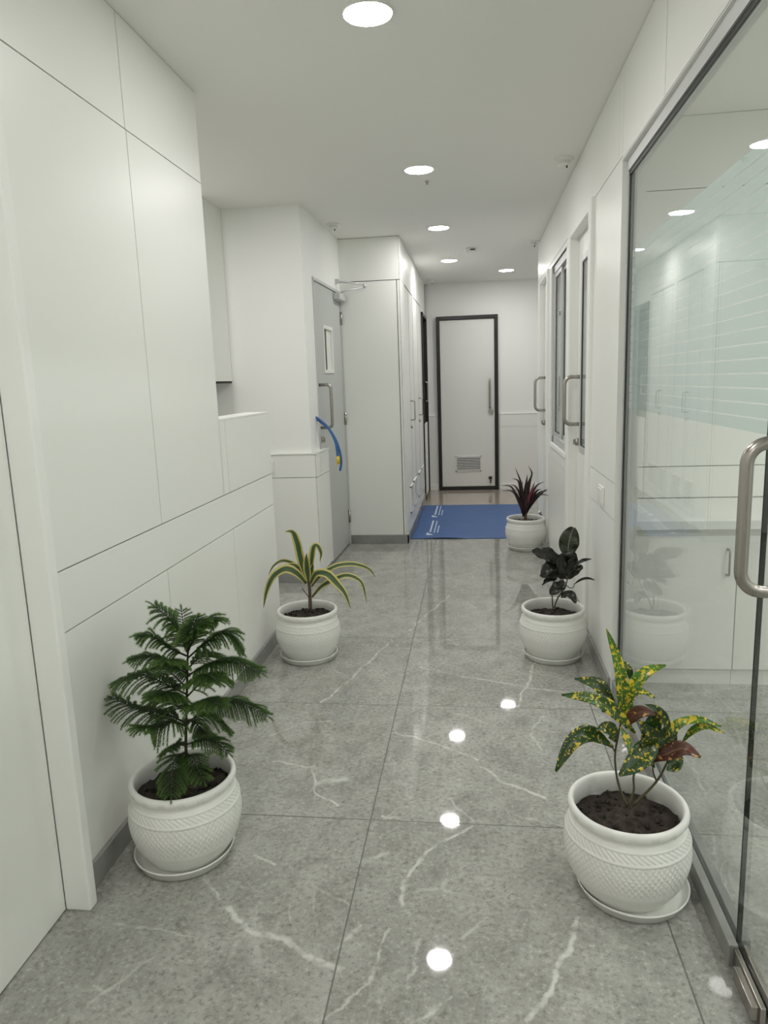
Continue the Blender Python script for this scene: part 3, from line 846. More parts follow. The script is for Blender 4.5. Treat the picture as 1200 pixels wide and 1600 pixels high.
tag(r, 'tiny steel screw in the ceiling just past the second downlight', 'screw')

# ================================================================== switches, cables
r = thing('light_switch', 'white switch plate on the right wall between the dado lines', 'light switch', (RX, 3.26, 0.8))
MB().box(RX - .010, RX, 3.198, 3.318, 0.766, 0.852).build('plate', 'plastic', r, bevel=0.003)
MB().box(RX - .014, RX - .008, 3.21, 3.255, 0.776, 0.842).box(RX - .014, RX - .008, 3.262, 3.306, 0.776, 0.842).build('rocker', 'plastic', r, bevel=0.002)
r = thing('light_switch', 'white switch plate on the pillar dado, half hidden by the low left wall', 'light switch', (-1.385, 4.65, 0.79))
MB().box(-1.445, -1.345, 4.643, 4.654, 0.765, 0.845).build('plate', 'plastic', r, bevel=0.003)
MB().box(-1.435, -1.395, 4.638, 4.645, 0.775, 0.835).box(-1.39, -1.355, 4.638, 4.645, 0.775, 0.835).build('rocker', 'plastic', r, bevel=0.002)

def smooth(pts, n=8):
    pts = [Vector(p) for p in pts]
    if len(pts) == 2:
        return [pts[0].lerp(pts[1], i / n) for i in range(n + 1)]
    P = [pts[0] * 2 - pts[1]] + pts + [pts[-1] * 2 - pts[-2]]
    out = []
    for i in range(1, len(P) - 2):
        p0, p1, p2, p3 = P[i - 1], P[i], P[i + 1], P[i + 2]
        for k in range(n):
            t_ = k / n
            out.append(0.5 * ((2 * p1) + (p2 - p0) * t_ + (2 * p0 - 5 * p1 + 4 * p2 - p3) * t_ ** 2 + (3 * p1 - p0 - 3 * p2 + p3) * t_ ** 3))
    out.append(pts[-1])
    return out
r = thing('blue_cable', 'thick blue cable out of the pillar, end wrapped in yellow tape', 'cable', (-1.088, 4.85, 1.12), 'blue cables from the pillar')
pts = smooth([(-1.10, 4.85, 1.128), (-1.06, 4.85, 1.105), (-1.00, 4.85, 1.045), (-0.955, 4.85, 0.95), (-0.942, 4.85, 0.84)], 8)
MB().tube(pts, 0.009, 10).build('sheath', 'blue_cable', r)
MB().tube([(-0.9425, 4.85, 0.85), (-0.941, 4.85, 0.795)], [0.0115, 0.0125], 12).build('tape', 'yellow_tape', r)
r = thing('blue_cable', 'longer blue cable out of the pillar with a bare hanging end', 'cable', (-1.088, 4.875, 1.12), 'blue cables from the pillar')
pts = smooth([(-1.10, 4.875, 1.118), (-1.06, 4.875, 1.09), (-0.995, 4.875, 1.03), (-0.945, 4.875, 0.93), (-0.925, 4.875, 0.82), (-0.936, 4.875, 0.745)], 8)
MB().tube(pts, 0.0085, 10).build('sheath', 'blue_cable', r)

# ================================================================== blue mat
NX, NY = 60, 70
X0, X1, Y0, Y1 = -0.556, 0.468, 6.0, 7.68
b = MB()
def mz(x, y):
    e = max(0.0, 1 - (y - Y0) / 0.08)
    return 0.004 + 0.010 * e * max(0, math.sin((x - X0) * 7.5 - 0.6)) + 0.0012 * noise.noise(Vector((x * 5, y * 4, 0)))
for top in (1, 0):
    for j in range(NY + 1):
        for i in range(NX + 1):
            x = X0 + (X1 - X0) * i / NX; y = Y0 + (Y1 - Y0) * j / NY
            b.v.append(Vector((x + 0.004 * math.sin(y * 6), y + 0.004 * math.sin(x * 8), mz(x, y) - (0 if top else 0.003))))
st = (NX + 1) * (NY + 1)
for j in range(NY):
    for i in range(NX):
        q = (j * (NX + 1) + i, j * (NX + 1) + i + 1, (j + 1) * (NX + 1) + i + 1, (j + 1) * (NX + 1) + i)
        b.face(q, 0, True)
        b.face([st + k for k in reversed(q)], 0, True)
for j in range(NY):
    for i, fl in ((0, 1), (NX, 0)):
        a, c_ = j * (NX + 1) + i, (j + 1) * (NX + 1) + i
        b.face((a, c_, st + c_, st + a) if fl else (c_, a, st + a, st + c_))
for i in range(NX):
    for j, fl in ((0, 0), (NY, 1)):
        a, c_ = j * (NX + 1) + i, j * (NX + 1) + i + 1
        b.face((a, c_, st + c_, st + a) if fl else (c_, a, st + a, st + c_))
matd = b.build('floor_mat', 'blue', at=(-0.04, 6.84, 0))
tag(matd, 'blue rubber floor mat with white print in front of the end door', 'mat')
def print_mark(y0, y1):
    p = MB()
    z = 0.0062
    L = y1 - y0
    def flush(nm):
        nonlocal p
        p.build(nm, 'print', matd, at=(-0.4, y0, 0))
        p = MB()
    def stroke(xa, xb, ya, yb):
        n = max(1, int((yb - ya) / 0.02))
        for q in range(n):
            a_, c_ = ya + (yb - ya) * q / n, ya + (yb - ya) * (q + 1) / n
            p.box(xa, xb, a_, c_ , z - .001, z)
    # a small triangular emblem, then a bold word line and two thin lines of small print running along the mat
    for q in range(8):
        stroke(-0.435 + q * 0.007, -0.428 + q * 0.007, y0 + 0.012 * 0, y0 + 0.10 - q * 0.011)
    flush('printed_emblem')
    random.seed(int(y0 * 100))
    for x, wd, ya, yb, seg, gap in ((-0.415, 0.016, y0 + .13, y1, 0.05, 0.008), (-0.375, 0.010, y0 + .10, y1 - .02, 0.030, 0.008), (-0.345, 0.010, y0 + .10, y0 + L * .62, 0.026, 0.008)):
        y = ya
        while y < yb:
            l_ = seg * random.uniform(.6, 1.4)
            stroke(x, x + wd, y, min(y + l_, yb))
            y += l_ + gap
        flush('printed_line')
print_mark(6.14, 6.80)
print_mark(6.98, 7.62)

# ================================================================== pots
def pot_mesh():
    prof = [(0.095, 0.0), (0.104, 0.001), (0.112, 0.006), (0.123, 0.022)]
    ctrl = [(0.123, 0.022), (0.146, 0.062), (0.158, 0.105), (0.1595, 0.135), (0.155, 0.168), (0.146, 0.192), (0.139, 0.204)]
    cs = smooth([(r_, 0, z_) for r_, z_ in ctrl], 14)
    body = [(p.x, p.z) for p in cs[1:]]
    rim = [(0.1365, 0.208), (0.138, 0.212), (0.1455, 0.216), (0.1495, 0.223), (0.1505, 0.231), (0.149, 0.238), (0.145, 0.2425), (0.140, 0.243), (0.136, 0.240), (0.134, 0.232), (0.132, 0.215), (0.138, 0.19), (0.146, 0.15), (0.10, 0.145), (0.0, 0.145)]
    full = prof + body + rim
    n = 576
    mb = MB()
    nb0, nb1 = len(prof), len(prof) + len(body)
    def groove(x):
        return max(0.0, 1 - abs(x) / 0.2)
    for i, (r_, z_) in enumerate(full):
        for k in range(n):
            a = 2 * math.pi * k / n
            dr = 0.0
            if nb0 <= i < nb1:
                if 0.072 < z_ < 0.160:                     # diamond lattice
                    u1 = (a * 64 / (2 * math.pi) + z_ * 52) % 1.0 - 0.5
                    u2 = (a * 64 / (2 * math.pi) - z_ * 52) % 1.0 - 0.5
                    dr = -0.0022 * max(groove(u1), groove(u2))
                elif 0.166 < z_ < 0.190:                   # slanted strokes
                    u1 = (a * 60 / (2 * math.pi) + z_ * 85) % 1.0 - 0.5
                    dr = -0.0022 * groove(u1)
                elif 0.158 < z_ < 0.167 or 0.190 <= z_ < 0.195:
                    dr = 0.0016
                elif z_ < 0.070:
                    dr = 0.0009 * math.sin(z_ * 900)
            if i in (nb1 + 2, nb1 + 3) and (k % 32) < 12:     # short dashes on the lip
                dr = -0.0022
            mb.v.append(Vector(((r_ + dr) * math.cos(a), (r_ + dr) * math.sin(a), z_)))
    for i in range(len(full) - 1):
        for k in range(n):
            k2 = (k + 1) % n
            mb.face((i * n + k, i * n + k2, (i + 1) * n + k2, (i + 1) * n + k), 0, True)
    mb.face(list(reversed(range(n))), 0)
    return mb
def soil_mesh(seed, zs):
    mb = MB()
    random.seed(seed)
    rings, n = 26, 72
    mb.v.append(Vector((0, 0, zs + 0.01)))
    for i in range(1, rings + 1):
        rr_ = 0.1345 * i / rings
        for k in range(n):
            a = 2 * math.pi * k / n
            p = Vector((rr_ * math.cos(a), rr_ * math.sin(a), 0))
            h_ = 0.010 * noise.noise(p * 28 + Vector((seed, 0, 0))) + 0.007 * noise.noise(p * 70 + Vector((0, seed, 0))) + 0.006 * (1 - (i / rings) ** 2)
            mb.v.append(Vector((p.x, p.y, zs + h_)))
    for k in range(n):
        mb.face((0, 1 + k, 1 + (k + 1) % n), 0, True)
    for i in range(rings - 1):
        for k in range(n):
            k2 = (k + 1) % n
            mb.face((1 + i * n + k, 1 + (i + 1) * n + k, 1 + (i + 1) * n + k2, 1 + i * n + k2), 0, True)
    for _ in range(90):                                      # clods
        a = random.uniform(0, 6.283); q = 0.125 * math.sqrt(random.random())
        cx, cy_, s_ = q * math.cos(a), q * math.sin(a), random.uniform(0.003, 0.009)
        ico = [(0, 0, 1), (.9, 0, .2), (.2, .9, .1), (-.8, .4, .2), (-.5, -.8, .1), (.5, -.8, .3), (0, 0, -1)]
        bb = len(mb.v)
        for p in ico:
            mb.v.append(Vector((cx + p[0] * s_ * random.uniform(.7, 1.2), cy_ + p[1] * s_ * random.uniform(.7, 1.2), zs + .006 + p[2] * s_)))
        for k in range(5):
            mb.face((bb, bb + 1 + k, bb + 1 + (k + 1) % 5)); mb.face((bb + 6, bb + 1 + (k + 1) % 5, bb + 1 + k))
    return mb
SAUCER_H = 0.009
def saucer_mesh():
    return MB().lathe([(0.0, 0.0), (0.125, 0.0), (0.130, 0.003), (0.139, 0.024), (0.1425, 0.027), (0.143, 0.030), (0.1405, 0.0315), (0.1385, 0.029), (0.136, 0.024), (0.128, 0.009), (0.120, SAUCER_H - .0005), (0.0, SAUCER_H - .0005)], 96)
PROTO = {}
def pot_for(root):
    if 'pot' not in PROTO:
        PROTO['pot'] = pot_mesh().build('pot', 'pot', root)
        PROTO['pot'].location = (0, 0, 0)
    else:
        q = PROTO['pot'].copy()
        COL.objects.link(q)
        q.parent = root
        WL[q.name] = wloc(root)
        q.rotation_euler = (0, 0, random.uniform(0, 6))
        return q
    return PROTO['pot']
def saucer(x, y, label):
    if 'saucer' not in PROTO:
        PROTO['saucer'] = q = saucer_mesh().build('plant_saucer', 'pot', at=(0, 0, 0))
    else:
        q = PROTO['saucer'].copy()
        COL.objects.link(q)
    q.location = (x, y, 0.0005)
    tag(q, label, 'saucer', 'white plant saucers')
    return q

def leaf(root, name, pts, width, m, fold=0.25, shape='lance', wave=0.0, hint=(0, -0.75, 0.65), n=18, thick=0.0):
    """a blade along pts (relative to the pot) folded along its midrib"""
    sp_ = smooth(pts, max(4, n // (len(pts) - 1)))
    L = len(sp_)
    mb = MB()
    cols = 6
    org = wloc(root)
    H = Vector(hint).normalized()
    prev = None
    for i, p in enumerate(sp_):
        u = i / (L - 1)
        tg = (sp_[min(i + 1, L - 1)] - sp_[max(i - 1, 0)]).normalized()
        side = tg.cross(H)
        if side.length < 0.15 and prev is not None:
            side = prev.copy()
        side.normalize()
        if prev is not None and side.dot(prev) < 0:
            side = -side
        if prev is not None:
            side = (side * 0.6 + prev * 0.4).normalized()
        prev = side
        nr = side.cross(tg).normalized()
        if nr.dot(H) < 0:
            nr = -nr
        if shape == 'lance':
            wv = max(0.06, math.sin(math.pi * min(1, u * 0.93 + 0.07)) ** 0.75) if u < 0.97 else 0.10
            wv *= 0.35 + 0.65 * min(1, u / 0.25)
        elif shape == 'strap':
            wv = min(1, 0.35 + u * 2.2) * (1 - max(0, (u - 0.45) / 0.55) ** 1.8) + 0.02
        elif shape == 'sword':
            wv = (0.5 + 0.5 * min(1, u / 0.35)) * (1 - max(0, (u - 0.35) / 0.65) ** 1.5) + 0.02
        else:                                               # oval
            wv = max(0.05, math.sin(math.pi * (u * 0.94 + 0.04)) ** 0.55)
        hw = width * 0.5 * wv
        for k in range(cols + 1):
            v = k / cols * 2 - 1
            wz = wave * width * math.sin(u * 14 + (1.3 if v > 0 else 0)) * v * v
            mb.v.append(org + p + side * (hw * v * math.cos(fold * abs(v))) + nr * (hw * abs(v) * math.sin(fold) + wz))
    for i in range(L - 1):
        for k in range(cols):
            a = i * (cols + 1) + k
            u0, u1, v0, v1 = i / (L - 1), (i + 1) / (L - 1), k / cols, (k + 1) / cols
            mb.face((a, a + 1, a + cols + 2, a + cols + 1), 0, True, [(u0, v0), (u0, v1), (u1, v1), (u1, v0)])
    o = mb.build(name, m, root, at=org)
    md = o.modifiers.new('thickness', 'SOLIDIFY')
    md.thickness = 0.0009
    return o
def stem(root, name, pts, r0, r1, m):
    sp_ = smooth([Vector(p) + wloc(root) for p in pts], 6)
    n = len(sp_)
    return MB().tube(sp_, [r0 + (r1 - r0) * i / (n - 1) for i in range(n)], 10).build(name, m, root, at=wloc(root))
def plant(name, x, y, label, seed, zs):
    r = thing(name, label, 'potted plant', (x, y, SAUCER_H + 0.0005), 'potted plants along the corridor')
    pot_for(r)
    soil_mesh(seed, zs).build('soil', 'soil', r).location = (0, 0, 0)
    return r
def shift(pts):
    return [(p[0], p[1], p[2] - SAUCER_H) for p in pts]
CROTON=[([(-0.022,0.0,0.471),(-0.019,0.01,0.549),(-0.028,0.02,0.621),(-0.057,0.03,0.707)],0.0298,0),
([(-0.011,0.0,0.485),(0.006,0.007,0.558),(0.04,0.013,0.601),(0.088,0.02,0.616)],0.0322,0),
([(-0.009,0.0,0.52),(0.001,-0.017,0.554),(0.021,-0.033,0.569),(0.047,-0.05,0.56)],0.0187,0),
([(0.009,-0.02,0.451),(-0.04,-0.027,0.508),(-0.098,-0.033,0.547),(-0.175,-0.04,0.558)],0.0358,3),
([(-0.024,0.02,0.461),(-0.049,0.03,0.519),(-0.087,0.04,0.556),(-0.131,0.05,0.563)],0.0294,1),
([(-0.026,0.03,0.47),(-0.049,0.05,0.524),(-0.065,0.07,0.546),(-0.092,0.09,0.549)],0.0272,1),
([(-0.042,-0.01,0.405),(-0.099,-0.033,0.452),(-0.149,-0.057,0.441),(-0.192,-0.08,0.373)],0.0421,1),
([(-0.037,-0.02,0.425),(-0.05,-0.033,0.459),(-0.068,-0.047,0.476),(-0.092,-0.06,0.477)],0.0367,1),
([(0.067,0.0,0.435),(0.114,-0.007,0.474),(0.166,-0.013,0.488),(0.215,-0.02,0.474)],0.0203,0),
([(0.133,0.02,0.405),(0.157,0.003,0.453),(0.185,-0.013,0.471),(0.221,-0.03,0.46)],0.0189,0),
([(0.044,-0.03,0.378),(0.087,-0.047,0.416),(0.118,-0.063,0.436),(0.15,-0.08,0.423)],0.0383,2),
([(-0.01,0.0,0.454),(0.005,-0.017,0.497),(0.026,-0.033,0.515),(0.052,-0.05,0.515)],0.0326,2),
([(0.068,-0.02,0.449),(0.033,-0.043,0.419),(0.001,-0.067,0.396),(-0.041,-0.09,0.373)],0.0552,1),
([(0.044,0.0,0.374),(0.048,-0.007,0.434),(0.056,-0.013,0.48),(0.069,-0.02,0.518)],0.0446,1),
([(0.101,0.0,0.432),(0.085,-0.01,0.479),(0.063,-0.02,0.514),(0.03,-0.03,0.533)],0.0228,1),
([(-0.027,-0.02,0.467),(-0.015,-0.033,0.446),(-0.01,-0.047,0.433),(-0.009,-0.06,0.409)],0.019,0),
([(0.115,-0.02,0.416),(0.108,-0.03,0.386),(0.096,-0.04,0.374),(0.082,-0.05,0.369)],0.0356,1),
([(0.011,0.03,0.555),(0.005,0.037,0.587),(-0.003,0.043,0.605),(-0.008,0.05,0.612)],0.0171,1),
([(-0.008,0.01,0.466),(-0.005,0.02,0.496),(-0.001,0.03,0.52),(0.015,0.04,0.551)],0.0329,0),
([(0.051,-0.02,0.386),(0.047,-0.033,0.421),(0.05,-0.047,0.455),(0.051,-0.06,0.49)],0.0275,1),
([(0.085,-0.01,0.374),(0.082,-0.017,0.413),(0.075,-0.023,0.444),(0.077,-0.03,0.475)],0.028,1),
([(0.112,0.01,0.392),(0.111,0.023,0.413),(0.108,0.037,0.435),(0.107,0.05,0.449)],0.0266,1),
([(0.085,-0.01,0.381),(0.062,-0.02,0.428),(0.034,-0.03,0.467),(0.013,-0.04,0.495)],0.0304,1),
([(0.058,-0.02,0.358),(0.043,-0.03,0.391),(0.03,-0.04,0.424),(0.03,-0.05,0.463)],0.0291,1),
([(-0.003,0.0,0.457),(-0.02,0.01,0.48),(-0.037,0.02,0.492),(-0.064,0.03,0.483)],0.0265,3),
([(0.096,0.01,0.399),(0.11,0.02,0.429),(0.124,0.03,0.446),(0.152,0.04,0.452)],0.0198,3)]
CROTON_STEM=[([(0.0,0.0,0.235),(-0.024,0.0,0.3),(-0.034,0.0,0.371),(-0.027,0.0,0.435),(-0.019,0.0,0.485)],0.0059),
([(0.003,0.0,0.239),(0.015,0.0,0.28),(0.015,0.0,0.33),(0.04,0.0,0.388)],0.0059),
([(0.013,0.0,0.236),(0.067,-0.003,0.306),(0.09,-0.007,0.358),(0.106,-0.01,0.41)],0.0065),
([(0.07,-0.005,0.31),(0.057,-0.013,0.353),(0.063,-0.02,0.414)],0.0045),
([(-0.034,0.0,0.386),(-0.046,-0.01,0.412)],0.0039)]
DRAC=[([(0.009,0.0,0.392),(-0.012,-0.007,0.485),(-0.025,-0.015,0.582),(-0.044,-0.022,0.642),(-0.081,-0.03,0.648)],0.0336),
([(0.018,-0.01,0.389),(0.022,-0.037,0.453),(0.028,-0.063,0.51),(0.037,-0.09,0.554)],0.033),
([(0.021,0.01,0.395),(0.025,0.033,0.463),(0.021,0.057,0.52),(0.016,0.08,0.551)],0.0224),
([(0.029,0.0,0.403),(0.038,-0.004,0.495),(0.052,-0.008,0.562),(0.072,-0.012,0.571),(0.089,-0.016,0.537),(0.082,-0.02,0.496)],0.0261),
([(0.005,-0.01,0.383),(-0.036,-0.024,0.438),(-0.087,-0.038,0.462),(-0.144,-0.052,0.429),(-0.178,-0.066,0.365),(-0.197,-0.08,0.279)],0.0383),
([(-0.002,0.02,0.386),(-0.054,0.03,0.464),(-0.118,0.04,0.484),(-0.171,0.05,0.456),(-0.207,0.06,0.401)],0.017),
([(0.006,0.0,0.386),(-0.028,0.01,0.44),(-0.071,0.02,0.466),(-0.126,0.03,0.444)],0.0301),
([(0.027,0.01,0.36),(0.082,0.018,0.421),(0.156,0.026,0.461),(0.239,0.034,0.467),(0.309,0.042,0.443),(0.341,0.05,0.399)],0.0243),
([(0.027,0.01,0.306),(0.077,0.004,0.362),(0.147,-0.002,0.401),(0.216,-0.008,0.421),(0.282,-0.014,0.388),(0.304,-0.02,0.29)],0.0262),
([(0.028,-0.01,0.383),(0.062,-0.026,0.436),(0.118,-0.042,0.438),(0.166,-0.058,0.397),(0.208,-0.074,0.352),(0.236,-0.09,0.282)],0.0365),
([(0.001,0.01,0.389),(-0.013,0.02,0.432),(-0.023,0.03,0.458),(-0.032,0.04,0.475)],0.0245),
([(0.028,0.0,0.398),(0.036,-0.007,0.445),(0.043,-0.013,0.469),(0.047,-0.02,0.488)],0.0196)]
DRAC_STEM=[([(0.016,0.0,0.245),(0.018,0.0,0.3),(0.018,0.0,0.352),(0.015,0.0,0.4)],0.0187),
([(0.013,-0.01,0.315),(-0.001,-0.02,0.341),(-0.011,-0.03,0.365)],0.0055)]
DARK=[([(0.067,0.0,0.501),(0.07,0.007,0.545),(0.079,0.013,0.59),(0.094,0.02,0.635)],0.0967,1),
([(0.035,-0.01,0.473),(-0.008,-0.03,0.505),(-0.054,-0.05,0.523),(-0.106,-0.07,0.538)],0.0699,0),
([(0.057,-0.01,0.437),(0.065,-0.023,0.473),(0.078,-0.037,0.5),(0.102,-0.05,0.519)],0.0699,0),
([(0.025,-0.02,0.446),(-0.009,-0.04,0.458),(-0.036,-0.06,0.45),(-0.058,-0.08,0.416)],0.0573,0),
([(0.036,-0.03,0.422),(-0.004,-0.053,0.423),(-0.038,-0.077,0.428),(-0.071,-0.1,0.428)],0.038,0),
([(0.052,0.0,0.395),(0.077,-0.01,0.417),(0.103,-0.02,0.439),(0.134,-0.03,0.452)],0.0615,1),
([(0.093,0.02,0.445),(0.125,0.023,0.464),(0.154,0.027,0.475),(0.181,0.03,0.477)],0.0182,0),
([(0.1,0.02,0.354),(0.133,0.03,0.375),(0.173,0.04,0.379),(0.213,0.05,0.362)],0.0131,0),
([(0.051,-0.02,0.379),(0.03,-0.037,0.364),(0.006,-0.053,0.352),(-0.019,-0.07,0.33)],0.059,0),
([(0.037,-0.01,0.302),(0.062,-0.033,0.323),(0.081,-0.057,0.32),(0.095,-0.08,0.292)],0.0408,0),
([(-0.008,0.0,0.377),(-0.028,-0.01,0.38),(-0.041,-0.02,0.376),(-0.055,-0.03,0.363)],0.0143,0),
([(0.045,0.01,0.384),(0.039,0.017,0.429),(0.033,0.023,0.468),(0.03,0.03,0.5)],0.0652,0),
([(0.022,0.01,0.391),(0.017,0.023,0.428),(-0.001,0.037,0.458),(-0.029,0.05,0.444)],0.0594,0),
([(0.068,0.02,0.381),(0.069,0.033,0.411),(0.077,0.047,0.435),(0.088,0.06,0.458)],0.0658,0),
([(0.046,0.0,0.414),(0.022,0.01,0.451),(-0.009,0.02,0.482),(-0.04,0.03,0.483)],0.0524,0),
([(0.001,-0.01,0.39),(-0.013,-0.017,0.425),(-0.033,-0.023,0.454),(-0.052,-0.03,0.442)],0.0452,0),
([(0.055,-0.03,0.415),(0.072,-0.04,0.451),(0.086,-0.05,0.483),(0.094,-0.06,0.522)],0.0507,0),
([(0.043,-0.03,0.415),(0.035,-0.04,0.451),(0.03,-0.05,0.487),(0.038,-0.06,0.529)],0.0508,0),
([(0.07,0.02,0.502),(0.08,0.03,0.526),(0.069,0.04,0.564),(0.068,0.05,0.609)],0.0456,1),
([(0.021,0.0,0.4),(0.001,-0.01,0.39),(-0.026,-0.02,0.393),(-0.049,-0.03,0.382)],0.0259,0)]
DARK_STEM=[([(0.0,0.0,0.241),(-0.004,0.0,0.299),(-0.003,0.0,0.353),(0.011,0.0,0.407)],0.0065),
([(0.006,0.0,0.244),(0.022,0.0,0.292),(0.047,0.0,0.333),(0.066,0.0,0.387),(0.067,0.0,0.501)],0.0078),
([(0.053,0.0,0.363),(0.08,0.007,0.341),(0.096,0.013,0.343),(0.102,0.02,0.358)],0.0046)]
CORDY=[([(-0.016,0.0,0.258),(-0.032,-0.01,0.5),(-0.081,-0.02,0.652)],0.0213,0),
([(-0.013,0.0,0.258),(0.012,0.013,0.485),(0.05,0.027,0.59),(0.022,0.04,0.659)],0.0193,0),
([(-0.01,0.0,0.258),(0.022,0.0,0.476),(0.054,0.0,0.613)],0.0256,0),
([(-0.006,0.0,0.258),(-0.036,0.01,0.453),(-0.056,0.02,0.539),(-0.103,0.03,0.56)],0.0215,0),
([(-0.003,0.0,0.258),(-0.048,-0.013,0.37),(-0.111,-0.027,0.498),(-0.194,-0.04,0.515)],0.0213,0),
([(-0.016,0.0,0.258),(-0.048,-0.027,0.362),(-0.102,-0.053,0.466),(-0.185,-0.08,0.478)],0.0212,0),
([(-0.013,0.0,0.258),(-0.04,0.02,0.419),(-0.076,0.04,0.493),(-0.12,0.06,0.504)],0.0195,0),
([(-0.01,0.0,0.258),(0.044,0.017,0.418),(0.088,0.033,0.497),(0.149,0.05,0.528)],0.0215,0),
([(-0.006,0.0,0.258),(0.047,-0.017,0.391),(0.082,-0.033,0.464),(0.119,-0.05,0.482)],0.0254,0),
([(-0.003,0.0,0.258),(0.058,-0.005,0.389),(0.11,-0.01,0.449),(0.151,-0.015,0.463),(0.163,-0.02,0.479)],0.0213,0),
([(-0.016,0.0,0.258),(0.062,-0.02,0.402),(0.118,-0.04,0.437),(0.178,-0.06,0.433)],0.019,0),
([(-0.013,0.0,0.258),(0.075,0.005,0.387),(0.143,0.01,0.456),(0.173,0.015,0.476),(0.186,0.02,0.535)],0.0171,0),
([(-0.01,0.0,0.258),(0.021,-0.007,0.39),(0.047,-0.013,0.466),(0.069,-0.02,0.542)],0.0276,1),
([(-0.006,0.0,0.258),(0.01,-0.02,0.36),(0.024,-0.04,0.428),(0.035,-0.06,0.479)],0.0254,1),
([(-0.003,0.0,0.258),(-0.005,-0.007,0.445),(0.005,-0.013,0.532),(0.013,-0.02,0.597)],0.0255,0),
([(-0.016,0.0,0.258),(-0.025,0.007,0.399),(-0.035,0.013,0.474),(-0.019,0.02,0.538)],0.0279,0),
([(-0.013,0.0,0.258),(-0.016,-0.02,0.382),(-0.028,-0.04,0.45),(-0.035,-0.06,0.507)],0.0297,0),
([(-0.01,0.0,0.258),(-0.001,-0.023,0.382),(0.003,-0.047,0.451),(-0.001,-0.07,0.508)],0.0296,0),
([(-0.006,0.0,0.258),(0.018,0.02,0.353),(0.057,0.04,0.403),(0.079,0.06,0.444)],0.0281,0),
([(-0.003,0.0,0.258),(-0.037,-0.017,0.349),(-0.059,-0.033,0.417),(-0.073,-0.05,0.458)],0.0255,0),
([(-0.016,0.0,0.258),(0.01,-0.023,0.339),(0.039,-0.047,0.386),(0.061,-0.07,0.421)],0.0254,0),
([(-0.013,0.0,0.258),(-0.024,0.017,0.321),(-0.039,0.033,0.362),(-0.054,0.05,0.392)],0.026,0),
([(-0.01,0.0,0.258),(-0.003,0.017,0.343),(0.019,0.033,0.427),(0.033,0.05,0.5)],0.028,0),
([(-0.006,0.0,0.258),(0.028,0.007,0.344),(0.065,0.013,0.397),(0.097,0.02,0.428)],0.0236,0)]
PINE=[([(0.045,0.0,0.62),(0.03,-0.003,0.671),(0.008,-0.007,0.717),(-0.029,-0.01,0.754)],0.0503),
([(0.048,0.0,0.62),(0.083,-0.007,0.684),(0.116,-0.013,0.72),(0.146,-0.02,0.72)],0.047),
([(0.047,0.0,0.603),(0.108,0.007,0.652),(0.163,0.013,0.672),(0.194,0.02,0.625)],0.0509),
([(0.043,0.0,0.608),(0.005,-0.017,0.637),(-0.034,-0.033,0.676),(-0.063,-0.05,0.685)],0.0445),
([(0.038,0.0,0.557),(-0.003,-0.02,0.596),(-0.047,-0.04,0.623),(-0.087,-0.06,0.62)],0.042),
([(0.043,0.0,0.551),(0.113,-0.02,0.592),(0.187,-0.04,0.61),(0.266,-0.06,0.592)],0.0514),
([(0.032,0.0,0.494),(-0.029,0.01,0.517),(-0.106,0.02,0.543),(-0.184,0.03,0.518)],0.0612),
([(0.035,0.0,0.488),(0.07,0.033,0.52),(0.092,0.067,0.524),(0.107,0.1,0.498)],0.0509),
([(0.024,0.0,0.406),(-0.04,0.003,0.432),(-0.122,0.007,0.443),(-0.193,0.01,0.472)],0.0581),
([(0.032,0.0,0.441),(0.11,-0.007,0.473),(0.185,-0.013,0.48),(0.262,-0.02,0.449)],0.0531),
([(0.025,0.0,0.394),(0.002,-0.04,0.431),(-0.03,-0.08,0.434),(-0.048,-0.12,0.454)],0.0567),
([(0.028,0.0,0.412),(0.068,0.017,0.422),(0.106,0.033,0.403),(0.123,0.05,0.366)],0.0475),
([(0.02,0.0,0.341),(0.073,-0.01,0.36),(0.117,-0.02,0.361),(0.15,-0.03,0.341)],0.0376),
([(0.016,0.0,0.317),(0.004,-0.043,0.323),(0.011,-0.087,0.307),(0.023,-0.13,0.268)],0.0467),
([(0.019,0.0,0.335),(-0.02,0.017,0.331),(-0.047,0.033,0.309),(-0.069,0.05,0.286)],0.0341),
([(0.047,0.0,0.625),(0.034,0.027,0.66),(0.018,0.053,0.679),(0.004,0.08,0.71)],0.0388),
([(0.047,0.0,0.614),(0.069,-0.03,0.671),(0.096,-0.06,0.714),(0.121,-0.09,0.752)],0.0402),
([(0.036,0.0,0.511),(-0.018,0.04,0.533),(-0.064,0.08,0.539),(-0.107,0.12,0.528)],0.0462),
([(0.032,0.0,0.465),(0.02,-0.04,0.506),(0.012,-0.08,0.536),(-0.007,-0.12,0.543)],0.0459),
([(0.037,0.0,0.511),(0.085,-0.04,0.558),(0.136,-0.08,0.588),(0.172,-0.12,0.589)],0.0401),
([(0.03,0.0,0.441),(0.082,-0.047,0.488),(0.135,-0.093,0.523),(0.185,-0.14,0.53)],0.0399),
([(0.04,0.0,0.563),(0.035,-0.043,0.603),(0.035,-0.087,0.632),(0.039,-0.13,0.644)],0.0375),
([(0.03,0.0,0.441),(-0.024,0.037,0.446),(-0.07,0.073,0.446),(-0.13,0.11,0.433)],0.0522),
([(0.042,0.0,0.569),(0.064,0.033,0.59),(0.081,0.067,0.594),(0.089,0.1,0.569)],0.045),
([(0.027,0.0,0.406),(0.028,0.04,0.392),(0.037,0.08,0.341),(0.037,0.12,0.308)],0.0466),
([(0.018,0.0,0.311),(0.049,-0.03,0.317),(0.072,-0.06,0.306),(0.099,-0.09,0.29)],0.0368)]
PINE_TRUNK=[([(0.012,0.0,0.269),(0.02,0.0,0.371),(0.033,0.0,0.488),(0.046,0.0,0.608),(0.056,0.0,0.709)],0.0138)]

